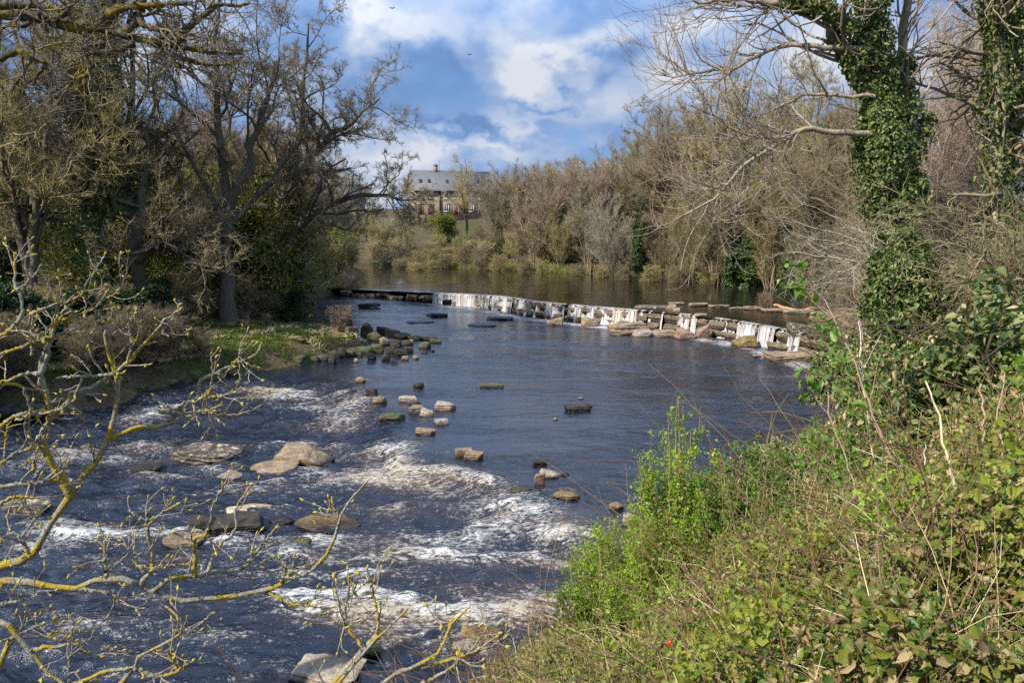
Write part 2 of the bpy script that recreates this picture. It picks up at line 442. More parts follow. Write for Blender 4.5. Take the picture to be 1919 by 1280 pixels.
# ---------------------------------------------------------------- lower river
foam_px = [(300, 770, 50, 22, .7), (220, 850, 90, 18, .75), (90, 860, 60, 15, .4), (520, 720, 85, 5, .9), (470, 742, 60, 5, .5), (600, 745, 95, 7, .75), (655, 775, 50, 18, .95), (690, 722, 40, 5, .6), (640, 805, 60, 9, .7), (560, 838, 90, 7, .55), (600, 765, 60, 6, .6),
    (735, 868, 62, 24, 1.15), (640, 893, 80, 11, .75), (770, 900, 80, 10, .9), (820, 912, 110, 14, 1.), (885, 925, 60, 18, 1.1), (955, 955, 40, 16, 1.), (910, 985, 60, 28, 1.05), (1000, 985, 70, 26, 1.0), (1075, 1018, 70, 18, 1.), (1000, 1042, 120, 12, .95), (890, 1040, 110, 10, .8),
    (720, 1008, 110, 13, .85), (610, 1035, 160, 9, .7), (640, 1008, 60, 10, .8), (450, 1005, 90, 9, .6), (330, 990, 70, 12, .75), (170, 990, 110, 16, .85), (50, 1012, 80, 16, .6), (740, 1035, 90, 10, .8), (650, 1062, 90, 10, .75), (560, 1075, 80, 9, .6),
    (640, 1108, 110, 20, .95), (560, 1098, 80, 10, .6), (730, 1140, 110, 20, .95), (825, 1158, 110, 24, 1.15), (925, 1130, 90, 22, 1.05), (1010, 1140, 70, 20, 1.), (880, 1100, 100, 12, .8), (780, 1190, 80, 12, .85), (660, 1165, 110, 10, .5), (600, 1140, 80, 9, .5),
    (300, 1110, 140, 11, .5), (160, 1165, 140, 9, .55), (420, 1062, 110, 9, .45), (260, 1198, 190, 8, .42), (430, 1180, 120, 7, .35), (500, 1230, 60, 5, .25), (350, 1045, 110, 7, .4), (180, 1050, 110, 7, .35), (470, 920, 110, 10, .35), (560, 905, 90, 7, .4), (330, 890, 70, 6, .4), (540, 950, 70, 8, .35),
    (830, 1000, 40, 12, .5), (700, 960, 50, 14, .6), (860, 586, 60, 3, .5), (925, 620, 70, 3, .55), (740, 590, 50, 2.5, .45), (640, 575, 60, 2.5, .35), (1540, 708, 130, 5, .6), (1640, 700, 60, 5, .6), (1450, 745, 90, 5, .3), (1090, 860, 70, 4, .25), (985, 850, 60, 4, .3), (850, 790, 60, 4, .3), (1010, 800, 60, 3, .2), (1290, 760, 60, 3, .2)]
for a_, b_, w_, s_ in [(380, 874, 80, .5), (505, 899, 60, .5), (563, 880, 60, .55), (428, 906, 40, .4), (466, 990, 70, .6), (425, 1008, 60, .6), (612, 1002, 70, .7), (338, 1032, 50, .55), (372, 1004, 40, .5), (878, 870, 50, .6), (1030, 905, 40, .5), (1063, 944, 40, .45), (1155, 962, 26, .4), (1132, 1070, 46, .7), (898, 1214, 50, .6), (35, 974, 60, .5), (745, 888, 36, .6), (1084, 777, 34, .28), (922, 731, 34, .3), (783, 733, 24, .5), (705, 762, 34, .4), (765, 780, 40, .35), (810, 800, 34, .35), (797, 819, 30, .3), (832, 773, 40, .35), (730, 794, 30, .35), (692, 1238, 36, .4), (600, 1240, 80, .3), (265, 890, 40, .4)]:
    foam_px.append((a_, b_, w_ * .62, 4.5, s_))
def chop_at(X, Y, s):        # where the pool is ruffled and where it lies slick
    c = on(1060, 735, .2); calm = np.exp(-(((X - c[0]) / 7.5) ** 2 + ((Y - c[1]) / 7.0) ** 2))
    pat = sstep(-0.25, 0.45, n2(X + .4 * Y, Y, 6, 2.2, 3, 31))
    return np.clip((0.16 + 0.84 * pat) * (1 - 0.72 * calm), 0, 1)
def lower_z(X, Y):
    s = rap_s(X, Y).reshape(X.shape)
    z = level(X, Y).reshape(X.shape)
    rough = sstep(1.0, -1.2, s)
    mid = chop_at(X, Y, s)
    w1 = n2(X + 0.25 * Y, Y, 2.6, 1.15, 2, 41); w2 = n2(X, Y, 0.95, 0.5, 2, 42); w3 = n2(X, Y, 0.36, 0.22, 2, 43)
    ridge = 0.35 - np.abs(n2(X + 0.3 * Y, Y, 1.9, 0.8, 2, 44))
    z = z + rough * (0.20 * w1 + 0.17 * ridge + 0.11 * w2 + 0.04 * w3)
    z = z + (1 - rough) * mid * (0.045 * w1 + 0.050 * w2 + 0.024 * w3)
    return z
us = np.linspace(-1.0, 0.85, 560); ysl = [4.0]
while ysl[-1] < 90: ysl.append(ysl[-1] + max(0.05, ysl[-1] * 0.0030))
ysl = np.array(ysl)
X = us[None] * (ysl[:, None] + 4); Y = np.broadcast_to(ysl[:, None], X.shape).copy()
Z = lower_z(X, Y)
foam = np.zeros(X.shape)
Xw = X + 0.75 * n2(X, Y, 2.4, 1.6, 3, 91); Yw = Y + 0.60 * n2(X, Y, 2.0, 1.3, 3, 92) + 0.10 * X * 0
for px, py, rx, ry, st in foam_px:
    p = on(px, py, -0.1 if py > 720 else MIDZ); q = on(px, py + ry, -0.1 if py > 720 else MIDZ)
    ax = rx * p[1] / FPX; ay = max(0.25, abs(p[1] - q[1]))
    dx = (Xw - p[0]) / ax; dy = (Yw - p[1] + 0.10 * (Xw - p[0])) / ay
    foam += st * np.exp(-(dx * dx + dy * dy) * 0.8)
    Z += 0.10 * st * np.exp(-(dx * dx + dy * dy) * 1.2) * np.clip(18 / np.maximum(p[1], 1), 0, 1)
ws = weir_s(X, Y).reshape(X.shape)
alongx = np.clip((X + 10) / 6, 0, 1)
sl_ = rap_s(X, Y).reshape(X.shape)
foam = np.minimum(foam, .8) + .18 * np.clip(foam - .8, 0, 2) + 0.12 * sstep(0.5, -1.0, sl_)
det = (Z - level(X, Y).reshape(X.shape)) / 0.13
foam = foam * (0.70 + 0.60 * np.clip(det, -1.2, 1.6)) + 0.10 * np.clip(det - .5, 0, 1.5) * sstep(0.5, -1.0, sl_)
foam += 2.0 * np.exp(-((ws + 1.5) / 0.85) ** 2) * alongx * np.clip(0.75 + 0.9 * n2(X, Y, 1.6, 1.6, 2, 51), 0, 1.5)
foam = foam + 0.5 * np.clip(foam, 0, 0.8) * n2(X, Y, 0.9, 0.4, 3, 52)
foam = np.where(foam > .6, .6 + .72 * (foam - .6), foam)
silt = np.clip(foam, 0, 1.2) * np.clip(0.55 + 1.1 * n2(X, Y, 2.2, 0.9, 2, 53), 0, 1)
nx = X.shape[1]; ny = X.shape[0]
i = (np.arange(ny - 1)[:, None] * nx + np.arange(nx - 1)[None]).ravel()
F = np.stack([i, i + 1, i + nx + 1, i + nx], 1)
keep = ws.ravel()[F].max(1) < -0.15
F = F[keep]
V = np.stack([X.ravel(), Y.ravel(), Z.ravel()], 1)

def water_mat(name, deep, foam_on=True, rip=(2.2, 9.0), bs=(0.42, 0.10), rough=0.10):
    t = NT(name)
    v = t.pos((0.75, 1.5, 1)); n1 = t.noise(v, rip[0], 4, 0.6, 0.6); n_2 = t.noise(v, rip[1], 4, 0.6, 0.3)
    h = t.math('ADD', t.math('MULTIPLY', n1, bs[0]), t.math('MULTIPLY', n_2, bs[1]))
    ch = t.n('Attribute', _attribute_name='chop').outputs['Fac']
    h = t.math('MULTIPLY', h, t.math('ADD', t.math('MULTIPLY', ch, 0.85), 0.15))
    nb = t.bump(h, 1.0, 0.22)
    if not foam_on:
        return t.done(t.principled(deep, rough, nb, 0.5, IOR=1.33))
    fa = t.n('Attribute', _attribute_name='foam').outputs['Fac']
    si = t.n('Attribute', _attribute_name='silt').outputs['Fac']
    vd = t.pos((0.7, 1.7, 1.0))
    lace = t.math('ABSOLUTE', t.math('SUBTRACT', t.noise(vd, 2.6, 6, 0.62, 1.1), 0.5))
    fine = t.noise(vd, 9.0, 6, 0.7, 0.8)
    # thin white strands where foam is weak, broad broken sheets where it is strong
    k = t.math('ADD', fa, t.math('ADD', t.math('MULTIPLY', lace, -6.5), t.math('MULTIPLY', t.math('SUBTRACT', fine, 0.5), 3.7)))
    m = t.ramp(k, [(0.20, 0.0), (1.05, 1.0)])
    brown = t.mix(t.math('MULTIPLY', si, 0.75, True), deep, (0.060, 0.030, 0.014))
    fcol = t.mix(t.ramp(t.math('ADD', si, t.math('MULTIPLY', t.math('SUBTRACT', fine, 0.5), 0.9)), [(0.35, 0.0), (1.1, 0.75)]), (0.42, 0.415, 0.40), (0.27, 0.215, 0.14))
    col = t.mix(m, brown, fcol)
    rg = t.math('ADD', t.math('MULTIPLY', m, 0.55), rough)
    hb = t.math('ADD', h, t.math('MULTIPLY', m, 0.10))
    nb = t.bump(hb, 1.0, 0.22)
    return t.done(t.principled(col, rg, nb, 0.5, IOR=1.5))
lowmat = water_mat('sky_tinted_river_water', (0.007, 0.0115, 0.022))  # blue of the reflected sky put into the body colour of peat-brown water
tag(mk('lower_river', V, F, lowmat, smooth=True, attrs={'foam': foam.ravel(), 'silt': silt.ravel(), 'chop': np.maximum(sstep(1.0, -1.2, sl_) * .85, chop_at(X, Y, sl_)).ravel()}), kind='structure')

# ---------------------------------------------------------------- upper river
us = np.linspace(-1.0, 0.8, 300); ysl = [30.0]
while ysl[-1] < 150: ysl.append(ysl[-1] + ysl[-1] * 0.0035)
ysl = np.array(ysl); X = us[None] * ysl[:, None]; Y = np.broadcast_to(ysl[:, None], X.shape).copy()
ws = weir_s(X, Y).reshape(X.shape)
Z = UPZ - 0.05 * np.exp(-ws / 0.6) + 0.006 * n2(X, Y, 2.0, 1.0, 2, 61) + 0.012 * n2(X, Y, 1.2, 0.6, 2, 62) * np.exp(-np.clip(ws, 0, 99) / 5)
nx = X.shape[1]; ny = X.shape[0]
i = (np.arange(ny - 1)[:, None] * nx + np.arange(nx - 1)[None]).ravel()
F = np.stack([i, i + 1, i + nx + 1, i + nx], 1)
F = F[ws.ravel()[F].min(1) > -0.12]
V = np.stack([X.ravel(), Y.ravel(), Z.ravel()], 1)
t = NT('calm_river_water')
v = t.pos((0.55, 1.6, 1)); pat = t.noise(t.pos((0.05, 0.16, 1)), 1.0, 3, 0.5, 0.8)
amp = t.ramp(pat, [(0.42, 0.10), (0.6, 1.0)])
h = t.math('MULTIPLY', t.math('ADD', t.noise(v, 1.6, 4, 0.6, 0.5), t.math('MULTIPLY', t.noise(v, 6, 3), 0.35)), t.math('MULTIPLY', amp, 0.085))
upm = t.done(t.principled((0.013, 0.010, 0.007), 0.07, t.bump(h, 1.0, 0.25), 0.5, IOR=1.33))
tag(mk('upper_river', V, F, upm, smooth=True), kind='structure')
# ================================================================ stone
def rock_mat(name, dark, mid, light, wetz=0.16, spots=None, moss=None, mlo=0.55):
    t = NT(name); v = t.pos(); vs = t.pos((1, 1, 4.0))
    a = t.noise(vs, 2.6, 6, 0.65); b = t.noise(v, 14, 6, 0.7)
    c = t.ramp(t.math('ADD', t.math('MULTIPLY', a, 0.6), t.math('MULTIPLY', b, 0.4)), [(0.34, dark), (0.5, mid), (0.66, light)])
    if spots:
        c = t.mix(t.ramp(t.noise(v, 4.5, 4, 0.6), [(0.57, 0.0), (0.62, 0.85)]), c, spots)
    if moss:
        c = t.mix(t.ramp(t.noise(v, 1.7, 4, 0.6), [(mlo, 0.0), (mlo + 0.09, 0.9)]), c, moss)
    ob = t.n('TexCoord'); sp = t.n('SeparateXYZ'); t.l(ob.outputs['Object'], sp.inputs[0])
    wet = t.ramp(t.math('ADD', sp.outputs[2], t.math('MULTIPLY', t.math('SUBTRACT', b, 0.5), 0.12)), [(max(0.0, wetz - 0.06), 1.0), (wetz + 0.05, 0.0)])
    c = t.mix(wet, c, t.mix(1.0, c, (0.30, 0.26, 0.22), 'MULTIPLY'))
    rg = t.math('SUBTRACT', 0.88, t.math('MULTIPLY', wet, 0.6))
    return t.done(t.principled(c, rg, t.bump(t.math('ADD', a, t.math('MULTIPLY', b, 0.7)), 0.9, 0.05), 0.35))
RM = {
    'tan': rock_mat('tan_sandstone', (0.07, 0.05, 0.033), (0.20, 0.145, 0.09), (0.37, 0.28, 0.18), 0.10),
    'pale': rock_mat('pale_sandstone', (0.09, 0.075, 0.058), (0.26, 0.21, 0.16), (0.42, 0.36, 0.28), 0.08),
    'dark': rock_mat('dark_wet_stone', (0.010, 0.009, 0.008), (0.028, 0.024, 0.019), (0.075, 0.062, 0.045), 0.14),
    'rim': rock_mat('dark_stone_with_pale_crust', (0.020, 0.016, 0.012), (0.055, 0.045, 0.033), (0.32, 0.26, 0.19), 0.05, spots=(0.42, 0.36, 0.28)),
    'red': rock_mat('reddish_sandstone', (0.09, 0.055, 0.038), (0.20, 0.125, 0.088), (0.32, 0.22, 0.16), 0.09),
    'mossy': rock_mat('mossy_stone', (0.022, 0.019, 0.014), (0.07, 0.056, 0.032), (0.16, 0.13, 0.075), 0.09, moss=(0.055, 0.075, 0.018), mlo=0.48),
    'gold': rock_mat('golden_stone', (0.05, 0.034, 0.016), (0.15, 0.10, 0.042), (0.28, 0.20, 0.09), 0.10, moss=(0.06, 0.075, 0.02), mlo=0.56),
    'lichen': rock_mat('stone_with_pale_lichen', (0.14, 0.09, 0.055), (0.32, 0.23, 0.15), (0.46, 0.36, 0.25), 0.05, spots=(0.62, 0.58, 0.42)),
}
_ico = {}
def ico(sub):
    if sub not in _ico:
        bm = bmesh.new(); bmesh.ops.create_icosphere(bm, subdivisions=sub, radius=1.0)
        _ico[sub] = (np.array([v.co[:] for v in bm.verts]), np.array([[v.index for v in f.verts] for f in bm.faces])); bm.free()
    return _ico[sub]
def rock_geo(w, d, h, kind, rng, sub=5):
    D, F = ico(sub)
    npl = {'slab': 7, 'block': 5, 'round': 26, 'wedge': 6}[kind]
    ns, ds = [], []
    for s in ((1, 0, 0), (-1, 0, 0), (0, 1, 0), (0, -1, 0), (0, 0, 1), (0, 0, -1)):
        n = np.array(s, float) + rng.normal(size=3) * (0.10 if kind != 'round' else 0.3)
        if kind == 'wedge' and s[2] == 1: n = n + np.array([rng.choice([-0.7, 0.7]), -0.25, 0])
        ns.append(n); ds.append(rng.uniform(0.8, 1.0))
    for k in range(npl):
        n = rng.normal(size=3)
        if kind == 'slab': n[2] *= 0.35
        ns.append(n); ds.append(rng.uniform(0.92, 1.12) if kind != 'round' else rng.uniform(0.9, 1.02))
    pw = {'round': 12, 'block': 46}.get(kind, 28)
    ns = nrm(np.array(ns)); ds = np.array(ds)
    q = np.sum(np.maximum(D @ ns.T / ds[None], 0) ** pw, 1) ** (-1 / pw)
    P = D * q[:, None]
    sc = np.array([w / 2, d / 2, h])
    P = P * sc
    s = max(0.12, min(w, d) * 0.5)
    off = rng.uniform(-50, 50, 3)
    P = P + D * (fbm(P / s * 1.2 + off, 4, 3)[:, None] * s * (0.075 if kind == 'block' else 0.12))
    lay = perlin(np.stack([P[:, 0] / s * 0.4 + off[0], P[:, 1] / s * 0.4 + off[1], P[:, 2] / max(0.05, h) * 3.5], 1), 9)
    P[:, :2] += D[:, :2] * (lay * s * (0.13 if kind == 'slab' else 0.06))[:, None]
    return P, F
def rock(px, py, wp, hp, kind, mat, label, z=None, yaw=None, tilt=(0, 0), dr=0.62, name='rock', cat='rock', group=None, sub=5, sink=0.35):
    """px,py: foot of the stone on the water; wp,hp: its size as measured"""
    rng = np.random.default_rng(int(px * 7 + py * 13))
    if z is None:
        p = on(px, py, 0.2); z = float(level(p[0:1], p[1:2])[0])
        if weir_s(p[0:1], p[1:2])[0] > 0: z = UPZ
    p = on(px, py, z); s = np.linalg.norm(p - [0, 0, CAMZ]) / FPX
    w = wp * s; d = w * dr; el = (CAMZ - z) / np.linalg.norm(p - [0, 0, CAMZ])
    h = (0.56 if group == 'rocks standing in the rapids' else 0.78) * max(0.10, (hp * s - d * el * 0.75) / math.sqrt(1 - el * el))
    P, F = rock_geo(w * .95, d, h * (1 + sink) * 0.62, kind, rng, sub)
    yaw = rng.uniform(-0.25, 0.25) if yaw is None else yaw
    M = np.array((Euler((tilt[0], tilt[1], yaw)).to_matrix()))
    P = P @ M.T
    P[:, 2] += h * 0.62 - h * 0.62 * sink * 0.4
    P[:, 2] -= h * 0.2
    o = mk(name, P, F, RM[mat], smooth=True, loc=(p[0], p[1] + d * 0.42, z))
    o.data.polygons.foreach_set('use_smooth', np.zeros(len(F), bool)) if kind != 'round' else None
    return tag(o, label, cat, group)

MS = 'rocks standing in the rapids'
rock(380, 868, 132, 42, 'slab', 'rim', 'largest dark slab with a pale crust, lying in the rapids behind the lichen branches', group=MS, tilt=(0.1, 0.06))
rock(470, 842, 78, 14, 'slab', 'dark', 'low dark sliver of stone just upstream of the largest crusted slab', group=MS, dr=.35)
rock(563, 872, 104, 42, 'wedge', 'tan', 'tilted tan block leaning behind the flat olive slab in the rapids', group=MS, tilt=(0.1, 0.25))
rock(505, 893, 98, 28, 'slab', 'tan', 'flat olive-tan slab in front of the tilted tan block', group=MS, tilt=(0.05, -0.04))
rock(428, 900, 58, 17, 'slab', 'pale', 'small pale flat stone at the tip of the flat olive slab', group=MS)
rock(440, 1000, 96, 46, 'wedge', 'dark', 'dark block under the domed tan boulder', group=MS)
rock(466, 978, 108, 36, 'round', 'lichen', 'domed tan boulder with pale lichen spots on top, in the rapids', group=MS, dr=.75, sink=.1)
rock(372, 998, 62, 42, 'round', 'dark', 'broken black rock beside the domed tan boulder', group=MS)
rock(525, 985, 48, 22, 'round', 'dark', 'low black rock at the right end of the domed tan boulder', group=MS)
rock(612, 994, 112, 20, 'round', 'gold', 'brown slab with water pouring over it, right of the domed boulder', group=MS, tilt=(0.15, 0.1))
rock(603, 1004, 40, 20, 'round', 'dark', 'small black rock in the foam before the brown water-washed slab', group=MS)
rock(562, 1028, 44, 26, 'round', 'mossy', 'small green mossy rock below the brown water-washed slab', group=MS)
rock(338, 1026, 80, 26, 'slab', 'tan', 'flat tan slab in the white water behind the lichen twigs', group=MS)
rock(35, 966, 84, 34, 'slab', 'rim', 'dark crusted slab at the left edge of the rapids', group=MS)
rock(265, 885, 60, 20, 'slab', 'dark', 'dark flat rock left of the largest crusted slab', group=MS)
rock(270, 912, 22, 10, 'round', 'dark', 'tiny black rock alone in smooth dark water left of the rapids', group=MS)
rock(868, 858, 36, 26, 'block', 'tan', 'left half of the split brown block at the head of the rapids', group=MS, yaw=0.2)
rock(888, 864, 38, 28, 'block', 'tan', 'right half of the split brown block at the head of the rapids', group=MS, yaw=-0.3)
rock(1032, 897, 46, 20, 'slab', 'pale', 'cream slab beside the reddish stone at the head of the rapids', group=MS, tilt=(0, 0.2))
rock(1012, 912, 22, 36, 'block', 'red', 'upright reddish stone touching the cream slab', group=MS)
rock(1012, 874, 30, 18, 'block', 'dark', 'dark cube-like stone upstream of the reddish stone', group=MS)
rock(1058, 893, 20, 10, 'round', 'dark', 'small black stone at the right end of the cream slab', group=MS)
rock(1063, 938, 54, 26, 'round', 'gold', 'golden mossy boulder in the dark water above the main fall', group=MS)
rock(1155, 958, 32, 24, 'round', 'tan', 'tan boulder nearest the leafy green shrub, upstream one', group=MS)
rock(1187, 985, 44, 30, 'slab', 'pale', 'pale flat-topped stone half behind the leafy green shrub', group=MS)
rock(1132, 1062, 62, 42, 'block', 'red', 'reddish block with a mossy top beside the leafy green shrub', group=MS, yaw=.15)
rock(978, 925, 50, 16, 'round', 'mossy', 'green mossy hump at the lip of the main fall', group=MS)
rock(1084, 772, 54, 16, 'slab', 'dark', 'dark flat stone alone in the middle of the pool', dr=.5)
rock(1041, 788, 11, 5, 'round', 'pale', 'small white pebble-like stone below the lone dark flat stone', sub=4)
rock(1089, 749, 12, 4, 'round', 'pale', 'small white pebble-like stone above the lone dark flat stone', sub=4)
rock(922, 727, 50, 9, 'slab', 'mossy', 'long low mossy stone in the blue pool', dr=.4)
rock(674, 718, 20, 14, 'round', 'tan', 'first small stone in the line below the left bank tip', sub=4)
rock(783, 728, 24, 15, 'round', 'dark', 'round dark stone with foam beside it in the stone line', sub=4)
rock(697, 746, 22, 20, 'block', 'dark', 'dark cube touching the rounded tan stone in the stone line', sub=4)
rock(711, 758, 30, 20, 'round', 'tan', 'rounded tan stone touching the dark cube in the stone line', sub=4)
rock(762, 754, 40, 14, 'slab', 'pale', 'cream-edged slab upstream in the stone line', sub=4)
rock(775, 762, 24, 12, 'round', 'dark', 'dark stone behind the broken pile in the stone line', sub=4)
rock(780, 775, 34, 18, 'slab', 'tan', 'brown slab of the broken pile in the stone line', sub=4)
rock(800, 781, 30, 14, 'slab', 'pale', 'pale split slab of the broken pile in the stone line', sub=4, tilt=(0, .3))
rock(832, 769, 44, 18, 'slab', 'pale', 'pale leaf-shaped slab right of the broken pile', sub=4, tilt=(.2, 0))
rock(730, 790, 48, 18, 'wedge', 'mossy', 'dark mossy wedge left of the broken pile', sub=4)
rock(827, 797, 30, 13, 'block', 'pale', 'white-topped small block below the broken pile', sub=4)
rock(797, 816, 40, 14, 'slab', 'tan', 'brown slab lowest in the stone line', sub=4)
rock(744, 882, 36, 20, 'round', 'dark', 'black rock inside the left white cascade', sub=4)
rock(898, 1206, 72, 30, 'wedge', 'gold', 'wet brown block at the foot of the bramble bank')
rock(884, 1224, 68, 16, 'slab', 'pale', 'pale flat stone in front of the wet brown block')
rock(692, 1232, 46, 22, 'round', 'mossy', 'mossy round stone behind a bare twig at the bottom')
rock(608, 1290, 125, 50, 'slab', 'pale', 'big cream slab cut by the bottom edge of the view', yaw=-.1, tilt=(0, .12))
# far pool
FP = 'low rocks awash in the far pool'
for px, py, wp, hp, lb in [(935, 600, 58, 7, 'long dark awash rock nearest the weir in the far pool'), (822, 593, 38, 7, 'dark awash rock left of the long one in the far pool'),
        (785, 605, 60, 3, 'thin dark streak of rock just breaking the far pool'), (905, 612, 60, 3, 'thin dark streak of rock before the long awash rock'), (838, 569, 20, 9, 'dark rock at the foot of the weir end'),
        (690, 574, 44, 7, 'dark awash rock below the dark weir end')]:
    rock(px, py, wp, hp, 'slab', 'dark', lb, group=FP, dr=.5, sub=4)
# foot of the weir
FW = 'fallen blocks at the foot of the weir'
for px, py, wp, hp, kd, m, lb in [
        (1040, 610, 36, 14, 'wedge', 'tan', 'low tan wedge farthest left at the weir foot'), (1104, 612, 36, 18, 'wedge', 'tan', 'tan lump with a dark tail at the weir foot'), (1086, 606, 16, 14, 'round', 'dark', 'dark stone behind the tan lump at the weir foot'),
        (1157, 607, 46, 26, 'wedge', 'tan', 'steep angled block standing against the falling water'), (1180, 627, 80, 26, 'slab', 'tan', 'biggest flat brown slab before the weir'), (1205, 631, 40, 14, 'slab', 'pale', 'pale speckled corner block of the biggest slab'),
        (1250, 632, 46, 17, 'slab', 'tan', 'brown slab between the two pyramids and the biggest slab'), (1286, 636, 40, 20, 'wedge', 'red', 'reddish pyramid stone at the weir foot, left one'), (1318, 634, 28, 22, 'wedge', 'red', 'reddish pyramid stone at the weir foot, right one'),
        (1402, 652, 46, 20, 'wedge', 'gold', 'golden wedge tilted in the white foam'), (1485, 678, 92, 20, 'slab', 'tan', 'wide thin ledge slab below the brown end block'), (1420, 669, 16, 4, 'slab', 'pale', 'small pale sliver left of the wide thin ledge slab'),
        (1520, 662, 66, 58, 'block', 'rim', 'big brown end block of the waterfall row'), (1548, 668, 30, 40, 'block', 'dark', 'dark upright stone right of the big brown end block'), (1600, 690, 40, 40, 'block', 'gold', 'mossy golden stone between two thin falls'),
        (1645, 700, 70, 36, 'slab', 'red', 'reddish leaning slab at the right bank'), (1720, 705, 60, 30, 'slab', 'pale', 'pale slab half hidden by ivy at the right bank')]:
    rock(px, py, wp, hp, kd, m, lb, z=MIDZ, group=FW, dr=.6, sub=5)
for k in range(26):
    px, py = 1555 + 70 * RG.random() , 706 + 8 * RG.random()
    rock(px, py, 9 + 7 * RG.random(), 6, 'round', 'pale', 'one of the pale cobbles in the small bar below the thin falls', z=MIDZ, group='pale cobbles in the small bar', name='cobble', cat='cobble', sub=3)
# upper ledge
UL = 'thin ledge stones above the weir'
for px, py, wp, hp, lb in [(1270, 571, 34, 6, 'leftmost thin ledge stone above the weir'), (1310, 574, 44, 7, 'second thin ledge stone above the weir, from the left'), (1350, 577, 44, 7, 'thin ledge stone in the middle of the left ledge row'), (1380, 580, 30, 5, 'last small stone of the left ledge row'),
        (1415, 581, 44, 9, 'ledge stone under the rusty grass tuft'), (1455, 585, 50, 8, 'ledge stone under the left end of the driftwood'), (1500, 588, 60, 9, 'ledge stone under the right end of the driftwood'), (1560, 604, 80, 22, 'thick layered ledge at the right of the driftwood'), (1640, 618, 110, 22, 'long layered ledge running in behind the ivy')]:
    rock(px, py, wp, hp, 'slab', 'tan', lb, z=UPZ, group=UL, dr=.4, sub=4)
# stones off the left bank tip
BT = 'dark stones off the grassy bank tip'
tips = [(648, 612, 26, 20, 'dark'), (686, 632, 28, 28, 'dark'), (700, 640, 34, 20, 'mossy'), (715, 628, 26, 16, 'dark'), (735, 632, 34, 14, 'dark'), (752, 636, 40, 14, 'dark'), (778, 640, 34, 12, 'dark'), (806, 640, 36, 10, 'dark'), (815, 644, 24, 8, 'mossy'),
        (796, 654, 28, 14, 'mossy'), (720, 648, 24, 16, 'tan'), (740, 650, 30, 14, 'dark'), (762, 650, 28, 14, 'dark'), (708, 662, 24, 18, 'mossy'), (695, 676, 18, 14, 'dark'), (722, 677, 18, 12, 'dark'), (735, 664, 24, 16, 'dark'), (750, 668, 26, 14, 'dark'), (765, 662, 20, 12, 'dark'),
        (758, 676, 14, 8, 'tan'), (778, 674, 14, 8, 'tan'), (739, 682, 14, 8, 'dark'), (795, 663, 14, 5, 'dark'), (811, 660, 8, 4, 'dark'), (672, 668, 16, 12, 'mossy'), (655, 664, 30, 14, 'dark'), (622, 684, 16, 18, 'dark'), (640, 672, 22, 22, 'dark'), (667, 680, 10, 8, 'tan'), (598, 672, 18, 12, 'tan'), (560, 676, 24, 12, 'dark'), (520, 682, 26, 14, 'dark'), (480, 690, 30, 14, 'dark'), (770, 645, 12, 8, 'pale')]
for px, py, wp, hp, m in tips:
    rock(px, py, wp, hp + 2, 'round' if RG.random() < .5 else 'block', m, 'one of the dark stones heaped in the water off the grassy bank tip', z=MIDZ - .02, group=BT, sub=4)
for k in range(46):      # stony edge of the grassy spit
    tt = RG.random(); e0, e1 = np.array(LE[4]), np.array(LE[7]); seg = RG.integers(3, 8)
    p = LE[seg] + (LE[seg + 1] - LE[seg]) * RG.random()
    s = RG.uniform(0.3, 0.9)
    P, F = rock_geo(s * 1.4, s, s * .5, 'block', RG, 3)
    o = mk('rock', P, F, RM['mossy' if RG.random() < .5 else 'dark'], loc=(p[0] - RG.uniform(-.2, .8), p[1] + RG.uniform(-.1, .6), 0.3))
    tag(o, 'one of the mossy edge stones along the dark foot of the left bank', 'rock', 'edge stones along the left bank')
# ---------------------------------------------------------------- weir
weir = empty('weir', WEIR[5], label='long low masonry weir of squared blocks crossing the river', cat='weir')
wl = np.array([w_[:2] for w_ in WEIR]); seg = np.linalg.norm(np.diff(wl, axis=0), axis=1); cum = np.concatenate([[0], np.cumsum(seg)])
def wpt(s):
    i = min(max(np.searchsorted(cum, s) - 1, 0), len(seg) - 1); f = (s - cum[i]) / seg[i]
    d = (wl[i + 1] - wl[i]) / seg[i]
    return wl[i] + (wl[i + 1] - wl[i]) * f, d, np.array([d[1], -d[0]])     # point, along, downstream
nd = wpt(20)[2]
DS = 1.0 if weir_s(np.array([wpt(20)[0][0] + nd[0]]), np.array([wpt(20)[0][1] + nd[1]]))[0] < 0 else -1.0
weirmat = rock_mat('weir_masonry', (0.035, 0.028, 0.020), (0.13, 0.10, 0.07), (0.30, 0.24, 0.17), -2.0, moss=(0.03, 0.04, 0.014), mlo=0.56)
s = 0.0; k = 0
s_of_left = float(np.interp(812, [a for a, b in crest_px], cum))
capblocks = []
while s < cum[-1] - 0.3 and k < 48:
    L = RG.uniform(1.1, 1.9); p, d, nn = wpt(s + L / 2); nn = nn * DS
    for row in range(2):
        hh = 0.66; z0 = UPZ - 0.13 - row * 0.68 - hh + RG.uniform(-.03, .03)
        P, F = rock_geo(L * 0.99, 0.9, hh * .5, 'block', RG, 5)
        a = math.atan2(d[1], d[0]); M = np.array(Euler((0, 0, a)).to_matrix())
        P = P @ M.T
        rg = s < s_of_left
        o = RG.uniform(-.10, .08) + row * 0.14 + (RG.uniform(-.1, .5) if rg else 0)
        if rg: z0 -= RG.uniform(0, .35)
        mk('facing_block', P, F, weirmat, weir, loc=np.array([p[0] + nn[0] * (o - .42), p[1] + nn[1] * (o - .42), z0 + hh / 2]) - WEIR[5])
    s += L; k += 1
